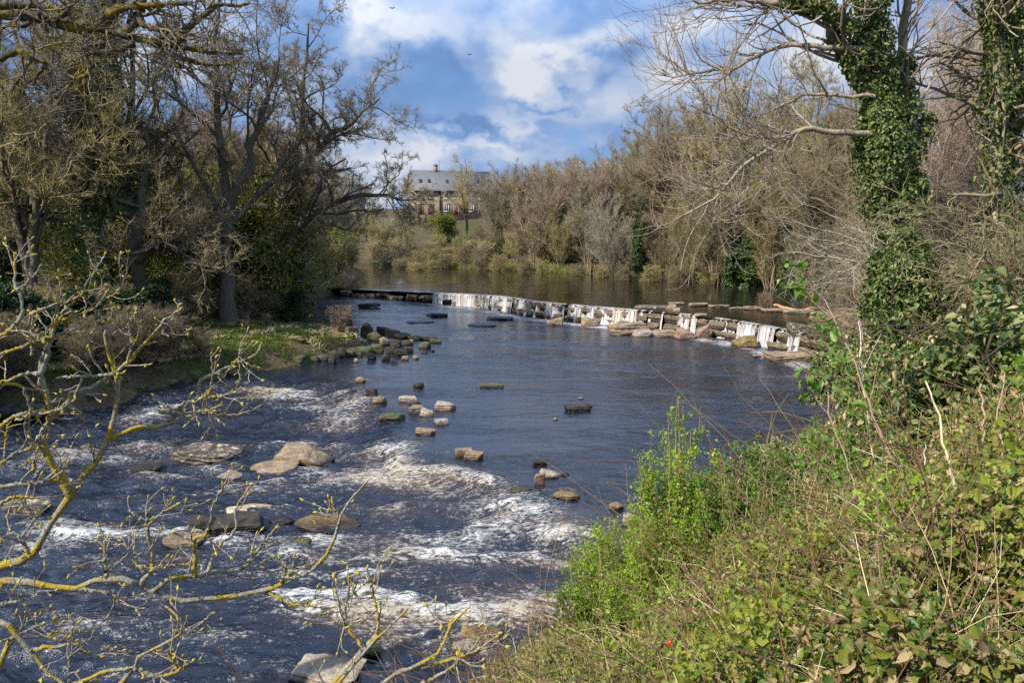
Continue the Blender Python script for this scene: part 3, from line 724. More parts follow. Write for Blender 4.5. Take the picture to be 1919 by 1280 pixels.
# standing cap blocks that break the water line
for px, py, wp, hp, m, lb in [(1222, 592, 60, 24, 'rim', 'dark weathered capstone proud of the weir crest'), (1257, 594, 22, 24, 'tan', 'narrow capstone beside the dark weathered one'), (1268, 598, 14, 22, 'pale', 'cream capstone left of the central gap'), (1313, 606, 28, 20, 'tan', 'square tan capstone right of the central gap')]:
    rock(px, py, wp, hp, 'block', m, lb, z=0.9, group='capstones proud of the weir crest', dr=.5, yaw=-.3, name='capstone', cat='stone')
# ---------------------------------------------------------------- falling water
fv, ff, fo = [], [], []
t = NT('falling_water'); 
vv = t.n('Attribute', _attribute_name='across').outputs['Fac']; dn = t.n('Attribute', _attribute_name='down').outputs['Fac']
cb = t.n('CombineXYZ'); t.l(t.math('MULTIPLY', vv, 7.0), cb.inputs[0]); t.l(t.math('MULTIPLY', dn, 0.55), cb.inputs[1])
st = t.noise(cb.outputs[0], 1.0, 6, 0.7, 0.35)
cb2 = t.n('CombineXYZ'); t.l(t.math('MULTIPLY', vv, 0.35), cb2.inputs[0]); br = t.noise(cb2.outputs[0], 1.0, 2)
wm = t.ramp(t.math('ADD', st, t.math('MULTIPLY', dn, 0.10)), [(0.40, 0.0), (0.66, 1.0)])
base = t.mix(t.ramp(br, [(0.4, 0.0), (0.65, 1.0)]), (0.045, 0.030, 0.018), (0.17, 0.09, 0.035))
cl = t.mix(wm, base, t.mix(t.ramp(br, [(0.5, 0.0), (0.7, 0.7)]), (0.56, 0.565, 0.56), (0.46, 0.38, 0.26)))
fallmat = t.done(t.principled(cl, t.math('ADD', 0.12, t.math('MULTIPLY', wm, 0.5)), t.bump(st, 1.0, 0.1), 0.5, IOR=1.33))
def curtain(s0, s1, drop=1.28, throw=0.55):
    n = max(3, int((s1 - s0) / 0.09)); K = 14
    for_ = []
    S = np.linspace(s0, s1, n); A = np.zeros((n, K, 3)); ac = np.zeros((n, K)); dw = np.zeros((n, K))
    ph = RG.uniform(0, 99)
    for i, s in enumerate(S):
        p, d, nn = wpt(s); nn = nn * DS
        e = 0.0 + 0.10 * math.sin(s * 5 + ph) + 0.08 * float(n2(np.array([s]), np.array([ph]), .35, 1, 3, 7)[0])
        for j in range(K):
            v = j / (K - 1)
            o = -0.55 + v * (0.9 + throw + e) if v < .35 else -0.55 + .35 * (0.9 + throw + e) + (v - .35) * (0.35 + e * .6)
            z = UPZ + 0.012 - (0.06 * (v / .35) ** 2 if v < .35 else 0.06 + (drop) * ((v - .35) / .65) ** 1.25)
            A[i, j] = (p[0] + nn[0] * o, p[1] + nn[1] * o, z); ac[i, j] = s; dw[i, j] = max(0, (v - .3) / .7)
    jit = 0.06 * fbm(np.stack([ac.ravel() * 3.2, dw.ravel() * 1.2, np.full(ac.size, ph)], 1), 4, 5).reshape(ac.shape) * np.clip(dw * 3, 0, 1)
    A[:, :, 1] -= jit * 1.3; A[:, :, 0] -= jit * 0.7
    b = sum(len(x) for x in fv)
    i_ = (np.arange(n - 1)[:, None] * K + np.arange(K - 1)[None]).ravel() + b
    fv.append(A.reshape(-1, 3)); ff.append(np.stack([i_, i_ + 1, i_ + K + 1, i_ + K], 1)); fo.append((ac.ravel(), dw.ravel()))
def s_of(px):                 # arc position of a pixel column
    x = [a for a, b in crest_px]; return float(np.interp(px, x, cum))
for a, b, th in [(812, 918, .9), (919, 962, .6), (964, 1034, .45), (1034, 1058, .3), (1066, 1098, .35), (1098, 1194, .5), (1197, 1206, .2), (1214, 1219, .15), (1238, 1242, .1), (1270, 1292, .35), (1296, 1304, .2), (1334, 1362, .1), (1366, 1376, .1), (1382, 1420, .6), (1424, 1456, .75), (1460, 1472, .2), (1478, 1500, .4), (1578, 1584, .1), (1606, 1618, .15)]:
    curtain(s_of(a), s_of(b), throw=th * .8)
tag(mk('waterfall', np.concatenate(fv), np.concatenate(ff), fallmat, smooth=True, attrs={'across': np.concatenate([a for a, b in fo]), 'down': np.concatenate([b for a, b in fo])}), kind='structure')
# driftwood
pts = np.array([on(1452, 572, 1.75), on(1475, 577, 1.85), on(1500, 582, 1.7), on(1522, 577, 1.9), on(1540, 579, 1.75)])
P = spline(pts, 14, RG, .02)[None]; V, F = tubes(P, np.linspace(.13, .06, 14)[None], 8)
tag(mk('driftwood_log', V, F, mat_bark('bleached_wood', (.30, .17, .08), (.50, .31, .17)), smooth=True), 'pale orange driftwood log stranded on the ledge above the weir', 'log')
# ================================================================ houses
def stone_wall(name, a, b, c, mortar):
    t = NT(name); v = t.pos(obj=True); 
    mp = t.n('Mapping'); mp.inputs['Rotation'].default_value = (R(90), 0, 0); t.l(v, mp.inputs[0])
    br = t.n('TexBrick', Scale=1.0, Mortar__Size=0.012, Bias=0.0); br.inputs['Brick Width'].default_value = 0.5; br.inputs['Row Height'].default_value = 0.24
    br.inputs['Color1'].default_value = (*a, 1); br.inputs['Color2'].default_value = (*b, 1); br.inputs['Mortar'].default_value = (*mortar, 1)
    t.l(mp.outputs[0], br.inputs['Vector'])
    c2 = t.mix(t.ramp(t.noise(v, 1.2, 5, .7), [(.4, 0.), (.65, .7)]), br.outputs[0], c)
    return t.done(t.principled(c2, .9, t.bump(t.noise(v, 6, 5), .5, .03), .15))
stone = stone_wall('coursed_sandstone', (.30, .235, .16), (.23, .18, .125), (.14, .11, .08), (.26, .22, .17))
t = NT('grey_slate'); v = t.pos(obj=True); br = t.n('TexBrick', Scale=1.0, Mortar__Size=.01); br.inputs['Brick Width'].default_value = .35; br.inputs['Row Height'].default_value = .28
br.inputs['Color1'].default_value = (.125, .13, .145, 1); br.inputs['Color2'].default_value = (.095, .10, .115, 1); br.inputs['Mortar'].default_value = (.05, .05, .055, 1); t.l(v, br.inputs['Vector'])
slate = t.done(t.principled(t.mix(t.ramp(t.noise(v, .6, 4), [(.45, 0.), (.7, .5)]), br.outputs[0], (.16, .155, .14)), .65, None, .3))
white = mat_plain('white_paint', (.75, .74, .70), .5, .05)
dress = mat_plain('dressed_pale_stone', (.42, .36, .27), .85, .15)
glass = NT('window_glass'); glass = glass.done(glass.principled((.02, .025, .03), .08, None, .6))
reddoor = mat_plain('oxblood_paint', (.16, .035, .025), .5, .1)
brick = stone_wall('red_brick', (.36, .13, .07), (.28, .10, .06), (.24, .10, .07), (.3, .25, .2))
dark = mat_plain('dark_gutter', (.03, .03, .033), .5, .1)
potmat = mat_plain('terracotta', (.40, .19, .10), .8, .15)
def gable_house(name, label, loc, rz, Wd, Dp, He, Hr, wallm, roofm, bays, chims=(), skies=(), doors=True, group=None):
    r = empty(name, loc, rz, label=label, cat='house', group=group)
    m = MB(); m.box(0, Wd, 0, Dp, -2.5, He)
    V = [(0, 0, He), (0, Dp, He), (0, Dp / 2, Hr - .12), (Wd, 0, He), (Wd, Dp, He), (Wd, Dp / 2, Hr - .12)]
    m.add(V, [np.array([[0, 2, 1], [3, 4, 5]])])
    m.build('wall', wallm, r)
    m = MB(); sl = (Hr - He) / (Dp / 2); e = .35; th = .14; x0, x1 = -.22, Wd + .22
    for sg in (0, 1):
        ya, yb = (-e, Dp / 2) if not sg else (Dp + e, Dp / 2)
        za = He - e * sl + .02; zb = Hr
        q = [(x0, ya, za), (x1, ya, za), (x1, yb, zb), (x0, yb, zb)]
        V = q + [(a, b, c + th) for a, b, c in q]
        m.add(V, np.array([[0, 1, 2, 3], [7, 6, 5, 4], [0, 4, 5, 1], [0, 3, 7, 4], [1, 5, 6, 2], [3, 2, 6, 7]]))
    roof = m.build('roof', roofm, r)
    m = MB(); m.box(x0, x1, -e - .10, -e - .01, He - e * sl - .02, He - e * sl + .12); m.build('gutter', dark, r)
    for bx, wz, hz, kind in bays:
        f = MB(); w2, fw = .5, .13
        if kind == 'door': w2 = .52
        f.box(bx - w2 - fw, bx - w2, -.07, .06, wz - .0, wz + hz + .18); f.box(bx + w2, bx + w2 + fw, -.07, .06, wz, wz + hz + .18)
        f.box(bx - w2 - fw - .08, bx + w2 + fw + .08, -.09, .06, wz + hz + .182, wz + hz + .40)
        if kind != 'door': f.box(bx - w2 - fw - .06, bx + w2 + fw + .06, -.13, .06, wz - .20, wz - .003)
        if kind == 'door':
            dd = f.build('door', dress, r)
            q = MB(); q.box(bx - w2 + .003, bx + w2 - .003, -.03, .05, wz, wz + hz); q.build('door_leaf', reddoor, dd)
        else:
            wn = f.build('window', dress, r)
            q = MB()
            for a, b in ((bx - w2 + .002, bx - w2 + .08), (bx - .035, bx + .035), (bx + w2 - .08, bx + w2 - .002)): q.box(a, b, -.05, .03, wz + .01, wz + hz - .01)
            for zz in (wz + .012, wz + hz * .5, wz + hz - .09): q.box(bx - w2 + .081, bx + w2 - .081, -.045, .025, zz, zz + .07)
            q.build('sash', white, wn)
            q = MB(); q.box(bx - w2 + .01, bx + w2 - .01, -.02, .04, wz + .02, wz + hz - .02); q.build('pane', glass, wn)
    for sx, zf in skies:
        f = MB(); yb = zf * Dp / 2; zc = He + yb * sl + th; hw, hl = .4, .55; nz, ny = math.cos(math.atan(sl)), -math.sin(math.atan(sl)); uy, uz = nz, -ny
        def P(a, b, c): return (sx + a, yb + b * uy + c * ny, zc + b * uz + c * nz)
        V = [P(a, b, c) for a in (-hw, hw) for b in (-hl, hl) for c in (-.02, .09)]
        f.add(V, np.array([[0, 1, 3, 2], [4, 6, 7, 5], [0, 4, 5, 1], [2, 3, 7, 6], [0, 2, 6, 4], [1, 5, 7, 3]]))
        sk = f.build('skylight', dark, roof)
    for cx_, w_, h_ in chims:
        f = MB(); f.box(cx_ - w_ / 2, cx_ + w_ / 2, Dp / 2 - .4, Dp / 2 + .4, Hr - .6, Hr + h_); f.box(cx_ - w_ / 2 - .1, cx_ + w_ / 2 + .1, Dp / 2 - .5, Dp / 2 + .5, Hr + h_ + .002, Hr + h_ + .2)
        ch = f.build('chimney', wallm, roof)
    return r, roof
hp = at(776, 402, 182); hq = at(925, 402, 188)
Wd = float(np.linalg.norm(hq[:2] - hp[:2])); rz = math.atan2(hq[1] - hp[1], hq[0] - hp[0]) 
H0 = hp[2]
bays = [(1.6, 4.0, 1.35, 'win'), (4.0, 4.0, 1.35, 'win'), (8.0, 4.0, 1.35, 'win'), (10.4, 4.0, 1.35, 'win'), (14.2, 4.0, 1.35, 'win'), (16.6, 4.0, 1.35, 'win'),
        (1.6, .1, 2.3, 'door'), (4.0, .1, 2.3, 'door'), (8.0, .9, 1.4, 'win'), (10.4, .1, 2.3, 'door'), (14.2, .9, 1.4, 'win'), (16.6, .1, 2.3, 'door')]
house, hroof = gable_house('stone_house', 'long sandstone house with grey slate roof and dark red doors above the far bank', hp, rz, Wd, 9.0, 6.0, 10.7, stone, slate, bays, chims=[(6.4, .9, 1.3)], skies=[(2.0, .42), (4.1, .42), (8.6, .42), (16.2, .42)])
m = MB(); m.box(6.2, 6.6, -.14, -.02, .0, 5.7); m.build('downpipe', dark, house)
m = MB(); m.box(6.38, 6.62, 4.3, 4.7, 12.2, 12.6); m.build('chimney_pot', potmat, hroof)
m = MB(); m.box(7.3, 7.36, 4.45, 4.51, 10.7, 13.3); m.box(6.9, 7.8, 4.46, 4.50, 13.0, 13.05); m.build('aerial', dark, hroof)
p = at(926, 402, 192)
gable_house('stone_cottage', 'lower stone cottage with dark roof joined behind the right end of the long house', p, rz, 9, 8, 4.2, 8.0, stone, slate, [(3, 2.4, 1.2, 'win')])
p = at(588, 416, 165)
gable_house('stone_cottage', 'stone cottage with white windows glimpsed through the left trees', p, -.05, 9.5, 8, 4.4, 8.2, stone, slate, [(2, 2.7, 1.2, 'win'), (4, 2.7, 1.2, 'win'), (6.5, 2.7, 1.2, 'win'), (3, .2, 1.4, 'win')], chims=[(7.5, .9, 1.2)])
p = at(1060, 408, 215)
gable_house('brick_house', 'house with a tall red brick chimney hidden behind the far trees', p, -.1, 12, 9, 5.0, 9.6, brick, slate, [(2, 3, 1.3, 'win'), (5, 3, 1.3, 'win')], chims=[(4.7, 1.9, 2.6)])
D, Fi = ico(4); q = at(935, 412, 172)
Pp = D.copy(); Pp[:, 2] = np.where(Pp[:, 2] < 0, Pp[:, 2] * .25, Pp[:, 2] * (1 + .25 * np.cos(6 * np.arctan2(Pp[:, 1], Pp[:, 0])) * .2)); Pp *= np.array([.85, .8, .7])
tag(mk('garden_cover', Pp, Fi, white, smooth=True, loc=(q[0], q[1], q[2])), 'white rounded cover in the garden right of the long house', 'cover')
# ================================================================ trees
BK = {
    'grey': mat_bark('grey_bark', (.045, .038, .030), (.17, .145, .115), moss=(.085, .085, .035)),
    'dark': mat_bark('dark_bark', (.020, .016, .012), (.085, .068, .050), moss=(.055, .055, .022)),
    'tan': mat_bark('tan_bark', (.11, .085, .055), (.33, .27, .19), moss=(.16, .15, .06)),
}
TW = {
    'brown': mat_twig('brown_twigs', [(.11, .085, .048), (.19, .15, .085), (.30, .245, .15), (.15, .12, .06)]),
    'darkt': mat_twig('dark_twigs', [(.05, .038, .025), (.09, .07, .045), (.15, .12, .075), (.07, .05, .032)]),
    'greyt': mat_twig('grey_twigs', [(.16, .135, .10), (.27, .235, .175), (.40, .35, .27), (.20, .17, .11)]),
    'red': mat_twig('reddish_twigs', [(0.19, 0.12, 0.085), (0.31, 0.20, 0.14), (0.38, 0.27, 0.19), (0.17, 0.11, 0.08)]),
    'oliv': mat_twig('olive_twigs', [(0.176, 0.149, 0.061), (0.297, 0.250, 0.101), (0.405, 0.338, 0.162), (0.216, 0.162, 0.081)]),
    'gold': mat_twig('budding_gold_twigs', [(.25, .20, .09), (.38, .32, .155), (.48, .41, .23), (.28, .22, .11)]),
    'pink': mat_twig('pinkish_twigs', [(.20, .145, .105), (.31, .23, .17), (.40, .31, .235), (.18, .125, .09)]),
    'pale': mat_twig('pale_dead_twigs', [(0.351, 0.284, 0.209), (0.540, 0.452, 0.344), (0.675, 0.581, 0.459), (0.270, 0.203, 0.149)]),
    'straw': mat_twig('dead_straw', [(0.405, 0.284, 0.149), (0.608, 0.472, 0.270), (0.700, 0.608, 0.378), (0.297, 0.189, 0.101), (0.486, 0.365, 0.203)]),
}
LF = {
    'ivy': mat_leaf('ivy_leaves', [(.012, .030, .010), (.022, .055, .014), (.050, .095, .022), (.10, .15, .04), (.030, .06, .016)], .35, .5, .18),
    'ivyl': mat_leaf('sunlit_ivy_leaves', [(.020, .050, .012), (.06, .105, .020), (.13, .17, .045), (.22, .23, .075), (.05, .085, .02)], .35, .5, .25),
    'bud': mat_leaf('young_leaf_buds', [(.16, .17, .03), (.26, .25, .05), (.22, .20, .06)], .2, .6, .3),
    'yew': mat_leaf('dark_evergreen_leaves', [(.010, .022, .007), (.020, .042, .012), (.040, .070, .018)], .3, .5, .12),
    'green': mat_leaf('fresh_green_leaves', [(.05, .12, .012), (.10, .20, .020), (.17, .27, .035), (.08, .15, .02)], .4, .45, .4),
    'under': mat_leaf('dull_green_leaves', [(.045, .075, .012), (.10, .135, .022), (.18, .20, .045), (.15, .12, .045)], .3, .5, .3),
    'moss': mat_leaf('mossy_olive_leaves', [(.07, .10, .012), (.13, .165, .022), (.21, .235, .045), (.17, .14, .05)], .2, .5, .4),
    'lime': mat_leaf('lime_leaves', [(.10, .18, .010), (.19, .29, .016), (.30, .39, .04), (.14, .22, .015)], .4, .42, .45),
    'tanl': mat_leaf('bleached_dead_leaves', [(.40, .30, .17), (.52, .42, .26), (.30, .20, .10)], .2, .7, .25),
}
def tree_geo(seed, H, r0, stems, lv, K0=14, lean=(0, 0), nt=2):
    """stems: list of control polylines (unit height) or a count; lv: growth levels"""
    rng = np.random.default_rng(seed)
    if isinstance(stems, int):
        st = []
        for k in range(stems):
            a = rng.uniform(0, 6.28); sp = rng.uniform(.12, .42) if stems > 1 else .04
            st.append(np.array([(0.03 * math.cos(a), .03 * math.sin(a), 0), (sp * .35 * math.cos(a), sp * .35 * math.sin(a), .35), (sp * .8 * math.cos(a), sp * .8 * math.sin(a), .7), (sp * math.cos(a + .3), sp * math.sin(a + .3), rng.uniform(.82, 1.0))]))
    else: st = [np.array(s, float) for s in stems]
    P = np.stack([spline(s * H + np.array([[lean[0], lean[1], 0]]) * s[:, 2:3] * H, K0, rng, H * .006) for s in st])
    Rd = np.stack([r0 * (1 if k == 0 else rng.uniform(.55, .9)) * np.linspace(1, .16, K0) ** 1.1 for k in range(len(st))])
    Rd[:, 0] *= 1.35
    TP = [(P, Rd, 8)]; CP = []
    Lp = np.full(len(st), H)
    pool = [(P, Rd, Lp)]
    for k, d in enumerate(lv):
        P, Rd, L = pool[-1]
        Q, Rq, Lq = grow(P, Rd, d['n'], d.get('tr', (.3, 1)), L * d['L'], R(d.get('ang', 45)), d.get('K', 5), d.get('rr', .6), d.get('wig', .18), d.get('up', .06), rng, d.get('rmin', .01), shrink=d.get('sh', .45), bias=d.get('bias', (0, 0, 0)))
        pool.append((Q, Rq, Lq))
        (TP if k < nt - 1 else CP).append((Q, Rq, d.get('S', 4 if k < 2 else 3)))
    tr = join([tubes(p, r, s, rng) for p, r, s in TP]); cr = join([tubes(p, r, s, rng) for p, r, s in CP])
    return dict(trunk=tr, crown=cr, pool=pool, rng=rng, H=H)
def ivy_geo(g, n, hmax=.75, thick=.35, size=.12, stems=None, lv=(0,), base=0.0):
    rng = g['rng']; Cs = []; Ns = []
    for li in lv:
        P, Rd, _ = g['pool'][li]
        if stems is not None and li == 0: P, Rd = P[stems], Rd[stems]
        N, K = P.shape[:2]; m = int(n * (1 if li == 0 else .5))
        i = rng.integers(0, N, m); t = rng.uniform(0, 1, m) ** (.9) * (hmax if li == 0 else .7) * (K - 1.01); k = t.astype(int); f = (t - k)[:, None]
        c = P[i, k] * (1 - f) + P[i, k + 1] * f; r = Rd[i, k]
        tan = nrm(P[i, k + 1] - P[i, k])
        o = nrm(np.cross(tan, rng.normal(size=(m, 3))))
        lump = np.clip(.50 + 1.9 * fbm(np.concatenate([c * .8 + o * .6], 1), 3, 12), .05, 1.6)
        taper = 1 - .6 * (t / (K - 1)) ** 2
        c = c + o * (r + rng.uniform(.0, 1, m) ** .6 * thick * lump * taper)[:, None]
        Cs.append(c); Ns.append(o + np.array([0, 0, .45]))
    C = np.concatenate(Cs); keep = C[:, 2] > base
    return leaves(C[keep], size, np.concatenate(Ns)[keep], rng, .7)
def tip_leaves(g, lvl, per, size, spread=.25, down=.2, frac=1.0):
    rng = g['rng']; P, Rd, _ = g['pool'][lvl]
    if frac < 1: P = P[rng.random(len(P)) < frac]
    N, K = P.shape[:2]
    i = np.repeat(np.arange(N), per); k = rng.integers(max(1, K // 2 - 1), K, len(i))
    C = P[i, k] + rng.normal(size=(len(i), 3)) * spread
    return leaves(C, size, rng.normal(size=(len(i), 3)) * .4 + np.array([-.2, -.2, .6]), rng, down)
def plant(name, g, bark, twig, label, cat='tree', group=None, ivy=None, leaf=None, loc=(0, 0, 0), rz=0, sc=1.0, leafname='leaves'):
    r = empty(name, loc, rz, label=label, cat=cat, group=group); r.scale = (sc, sc, sc)
    mk('trunk', *g['trunk'], BK[bark], r, smooth=True); mk('crown', *g['crown'], TW[twig], r)
    if ivy is not None: mk('ivy', *ivy[0], LF[ivy[1]], r)
    if leaf is not None: mk(leafname, *leaf[0], LF[leaf[1]], r)
    return r
def again(src, loc, rz, sc, label, twig=None, group=None):
    c = copy_tree(src); c.location = [float(v) for v in loc]; c.rotation_euler = (0, 0, rz); c.scale = (sc * RG.uniform(.92, 1.08), sc * RG.uniform(.92, 1.08), sc)
    c['label'] = label
    if group: c['group'] = group
    if twig:
        for ch in c.children:
            if ch.name.startswith('crown'):
                ch.material_slots[0].link = 'OBJECT'; ch.material_slots[0].material = TW[twig]
    return c
def foot(px, Y, dz=-.15):
    x = (px - 959.5) / FPX * (Y * CT + (CAMZ - 3) * ST)
    if px < 720 and 45 < Y < 113: x = min(x, float(np.interp(Y, [45, 48, 53, 62, 70, 79, 95, 113], [-8.6, -10, -16, -20, -21, -19, -18.5, -25])) - .9)
    return (x, Y, gz(x, Y) + dz)
BARE = [dict(n=12, tr=(.2, .98), L=.42, ang=42, K=7, wig=.20, up=.10, rr=.55), dict(n=10, tr=(.2, 1), L=.5, ang=42, K=6, wig=.24, up=.06, rr=.55, rmin=.016),
        dict(n=8, tr=(.15, 1), L=.5, ang=42, K=5, wig=.26, up=.05, rr=.55, rmin=.012), dict(n=8, tr=(.1, 1), L=.55, ang=40, K=4, wig=.25, up=.08, rr=.6, rmin=.010, sh=.2)]
def var(lv, **kw):
    o = [dict(d) for d in lv]
    for k, v in kw.items():
        i, key = int(k[1]), k[3:]
        o[i][key] = v
    return o

# ---- prototypes, each first used where it stands on the right bank
A = tree_geo(101, 15.5, .30, [[(0, 0, 0), (.01, .01, .3), (-.02, .02, .6), (.02, 0, 1)], [(0, 0, .0), (.05, -.02, .3), (.14, -.06, .62), (.19, -.06, .93)]], BARE)
B = tree_geo(102, 9.5, .11, 8, [dict(n=13, tr=(.08, 1), L=.34, ang=30, K=6, wig=.14, up=.14, rr=.5, rmin=.018), dict(n=11, tr=(.1, 1), L=.5, ang=34, K=5, wig=.18, up=.10, rr=.5, rmin=.012), dict(n=11, tr=(.1, 1), L=.55, ang=36, K=4, wig=.2, up=.1, rr=.6, rmin=.0085, sh=.2)])
Wl = tree_geo(103, 7.0, .14, 9, [dict(n=13, tr=(.15, 1), L=.42, ang=42, K=6, wig=.16, up=.10, rr=.5, rmin=.016), dict(n=10, tr=(.15, 1), L=.45, ang=42, K=5, wig=.2, up=.12, rr=.5, rmin=.011), dict(n=12, tr=(.1, 1), L=.45, ang=38, K=4, wig=.2, up=.16, rr=.6, rmin=.009, sh=.2)])
Th = tree_geo(104, 3.2, .05, 9, [dict(n=9, tr=(.05, 1), L=.55, ang=50, K=6, wig=.3, up=-.03, rr=.55, rmin=.010), dict(n=9, tr=(.05, 1), L=.5, ang=50, K=5, wig=.34, up=-.03, rr=.6, rmin=.007), dict(n=10, tr=(.05, 1), L=.5, ang=50, K=4, wig=.3, up=0, rr=.7, rmin=.006, sh=.2)])
Iv = tree_geo(105, 15, .28, 1, var(BARE, l0_n=12))
Cn = tree_geo(106, 6.5, .16, 3, [dict(n=14, tr=(.08, 1), L=.40, ang=70, K=6, wig=.14, up=-.02, rr=.5, rmin=.02), dict(n=9, tr=(.15, 1), L=.42, ang=50, K=5, wig=.2, up=0, rr=.5, rmin=.012), dict(n=5, tr=(.1, 1), L=.5, ang=50, K=4, wig=.2, up=-.05, rr=.6, rmin=.010)])
Bu = tree_geo(107, 3.4, .07, 8, [dict(n=9, tr=(.1, 1), L=.42, ang=40, K=5, wig=.16, up=.1, rr=.5, rmin=.014), dict(n=8, tr=(.1, 1), L=.5, ang=42, K=4, wig=.2, up=.1, rr=.6, rmin=.010)])
p_und = plant('leafy_bush', tree_geo(108, 4.2, .06, 7, [dict(n=9, tr=(.05, 1), L=.5, ang=48, K=5, wig=.24, up=.03, rr=.5, rmin=.012), dict(n=9, tr=(.1, 1), L=.5, ang=46, K=4, wig=.26, up=.03, rr=.6, rmin=.008)]), 'dark', 'brown', 'dull green bush under the forked tree', 'bush', 'understory bushes of the left wood', loc=foot(330, 50))
gU = tree_geo(108, 4.2, .06, 7, [dict(n=9, tr=(.05, 1), L=.5, ang=48, K=5, wig=.24, up=.03, rr=.5, rmin=.012), dict(n=9, tr=(.1, 1), L=.5, ang=46, K=4, wig=.26, up=.03, rr=.6, rmin=.008)])
mk('leaves', *tip_leaves(gU, 2, 7, .12, .25, .3), LF['under'], p_und)
gA, gFB, gRB = 'bare trees of the right bank', 'shrubs and trees along the far bank', 'bare grey alders of the right bank'
p_bare = plant('bare_tree', A, 'grey', 'oliv', 'tall bare tree with two trunks, tallest rounded top of the right bank', group=gA, loc=foot(1385, 90), sc=1.5)
p_ald = plant('alder_tree', B, 'tan', 'greyt', 'many-stemmed grey alder with pale stems by the far waterline', group=gRB, loc=foot(1105, 99), sc=1.0)
p_wil = plant('willow_tree', Wl, 'tan', 'gold', 'large rounded pale gold willow right of the long house', group=gFB, loc=foot(1000, 118), sc=1.6, leaf=(tip_leaves(Wl, 3, 1, .07, .1, frac=.4), 'bud'))
p_thi = plant('thicket_bush', Th, 'dark', 'brown', 'tangled brown bush hanging over the far waterline below the house', 'bush', group=gFB, loc=foot(870, 112))
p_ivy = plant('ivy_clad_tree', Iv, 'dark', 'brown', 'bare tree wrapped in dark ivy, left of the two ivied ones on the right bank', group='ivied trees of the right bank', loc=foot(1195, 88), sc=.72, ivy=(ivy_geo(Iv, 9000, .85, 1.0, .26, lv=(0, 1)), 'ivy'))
p_yew = plant('evergreen_tree', Cn, 'dark', 'brown', 'small dark evergreen on the skyline beside the brick chimney', group='dark evergreens', loc=foot(1135, 128), sc=1.2, leaf=(tip_leaves(Cn, 3, 9, .22, .22, .5), 'yew'))
p_bush = plant('leafy_bush', Bu, 'dark', 'oliv', 'bright green feathery bush in front of the house doors', 'bush', group='green bushes', loc=foot(832, 136), sc=1.65, leaf=(tip_leaves(Bu, 2, 10, .17, .16, -.1), 'moss'))

# ---- far bank, left to right
def ag(src, px, Y, sc, lb, twig=None, group=gFB, rz=None): return again(src, foot(px, Y), RG.uniform(0, 6.28) if rz is None else rz, sc, lb, twig, group)
ag(p_wil, 765, 128, .70, 'rounded yellow-green willow at the waterline left below the house')
ag(p_wil, 705, 132, .70, 'yellow-green willow partly behind the oak twigs, left of the rounded one')
ag(p_bare, 874, 150, .98, 'bare golden tree standing right in front of the slate roof', 'gold')
ag(p_bare, 640, 150, .62, 'bare tree between the left cottage and the long house', 'oliv')
ag(p_bare, 700, 170, .62, 'bare tree beside the lit gable end of the long house', 'oliv')
ag(p_ald, 905, 128, .48, 'low brownish alder under the house windows', 'brown')
ag(p_ald, 940, 122, .62, 'grey alder at the foot of the garden right of the house', 'greyt')
ag(p_wil, 970, 108, .72, 'pale gold willow bush reaching down to the far waterline', 'gold')
ag(p_wil, 1060, 132, 1.45, 'golden willow on the skyline left of the brick chimney', 'oliv')
ag(p_ald, 1165, 110, 1.05, 'brown alder below the skyline evergreen', 'brown')
ag(p_ald, 1050, 103, .85, 'tan alder at the far waterline, left of the pale stemmed one', 'oliv')
ag(p_ald, 1150, 93, .9, 'grey alder at the waterline between the pale stemmed alder and the first ivied tree', 'greyt', gRB)
ag(p_ald, 1245, 87, .85, 'brown alder leaning over the water right of the first ivied tree', 'brown', gRB)
ag(p_ald, 1310, 85, .8, 'olive alder by the grassy right waterline', 'oliv', gRB)
for k, (px, Y, s) in enumerate([(805, 118, .8), (845, 116, .7), (900, 107, .8), (935, 105, .85), (985, 102, .8), (1020, 100, .7), (1080, 96, .75), (1130, 93, .75), (1180, 88, .9), (1220, 86, .85), (1270, 83.5, .9), (1330, 82, .8), (1440, 81, .8), (1490, 80, .9), (770, 122, .8), (720, 124, .9)]):
    ag(p_thi, px, Y, s * 1.15, 'one of the tangled bushes fringing the far waterline', ['brown', 'oliv', 'brown', 'oliv'][k % 4], 'tangled bushes fringing the far waterline')
for k, (px, Y, s) in enumerate([(1285, 88, .85), (1395, 84, .8), (1360, 95, 1.0), (955, 116, .7)]):
    again(p_bush, foot(px, Y), k, s, ['green leafy bush low beside the ivied trees', 'green bush on the grassy right waterline by the ivied post', 'green bush behind the grassy right waterline', 'small green bush below the garden cover'][k], None, 'green bushes')
tl = ['bare tree on the skyline right of the chimney, with fine grey top', 'olive bare tree rising behind the first ivied tree', 'bare brown tree on the rising skyline of the right bank', 'tall bare tree left of the tallest rounded top', 'tall bare tree right of the tallest rounded top', 'tall bare tree between the ivied trees and the near ivied trunk', 'bare tree close behind the near ivied trunk on the right bank', 'bare tree at the right, behind the pinkish thicket']
for (px, Y, s, tw), lb in zip([(1205, 118, .8, 'greyt'), (1235, 102, .84, 'oliv'), (1280, 98, 1.02, 'brown'), (1330, 94, 1.15, 'oliv'), (1440, 84, 1.12, 'brown'), (1500, 76, 1.05, 'oliv'), (1580, 66, 1.0, 'brown'), (1760, 48, .9, 'greyt')], tl):
    ag(p_bare, px, Y, s * 1.3, lb, tw, gA)
for (px, Y, s, tw), lb in zip([(1290, 84, .92, 'oliv'), (1345, 82, 1.0, 'brown'), (1450, 76, 1.05, 'oliv'), (1530, 68, 1.05, 'brown')], ['olive alder screen before the ivied trees, left one', 'brown alder screen before the ivied trees, right one', 'olive alder filling the bank right of the ivied trees', 'brown alder behind the branching near ivied trunk']):
    ag(p_ald, px, Y, s * 1.25, lb, tw, gRB)
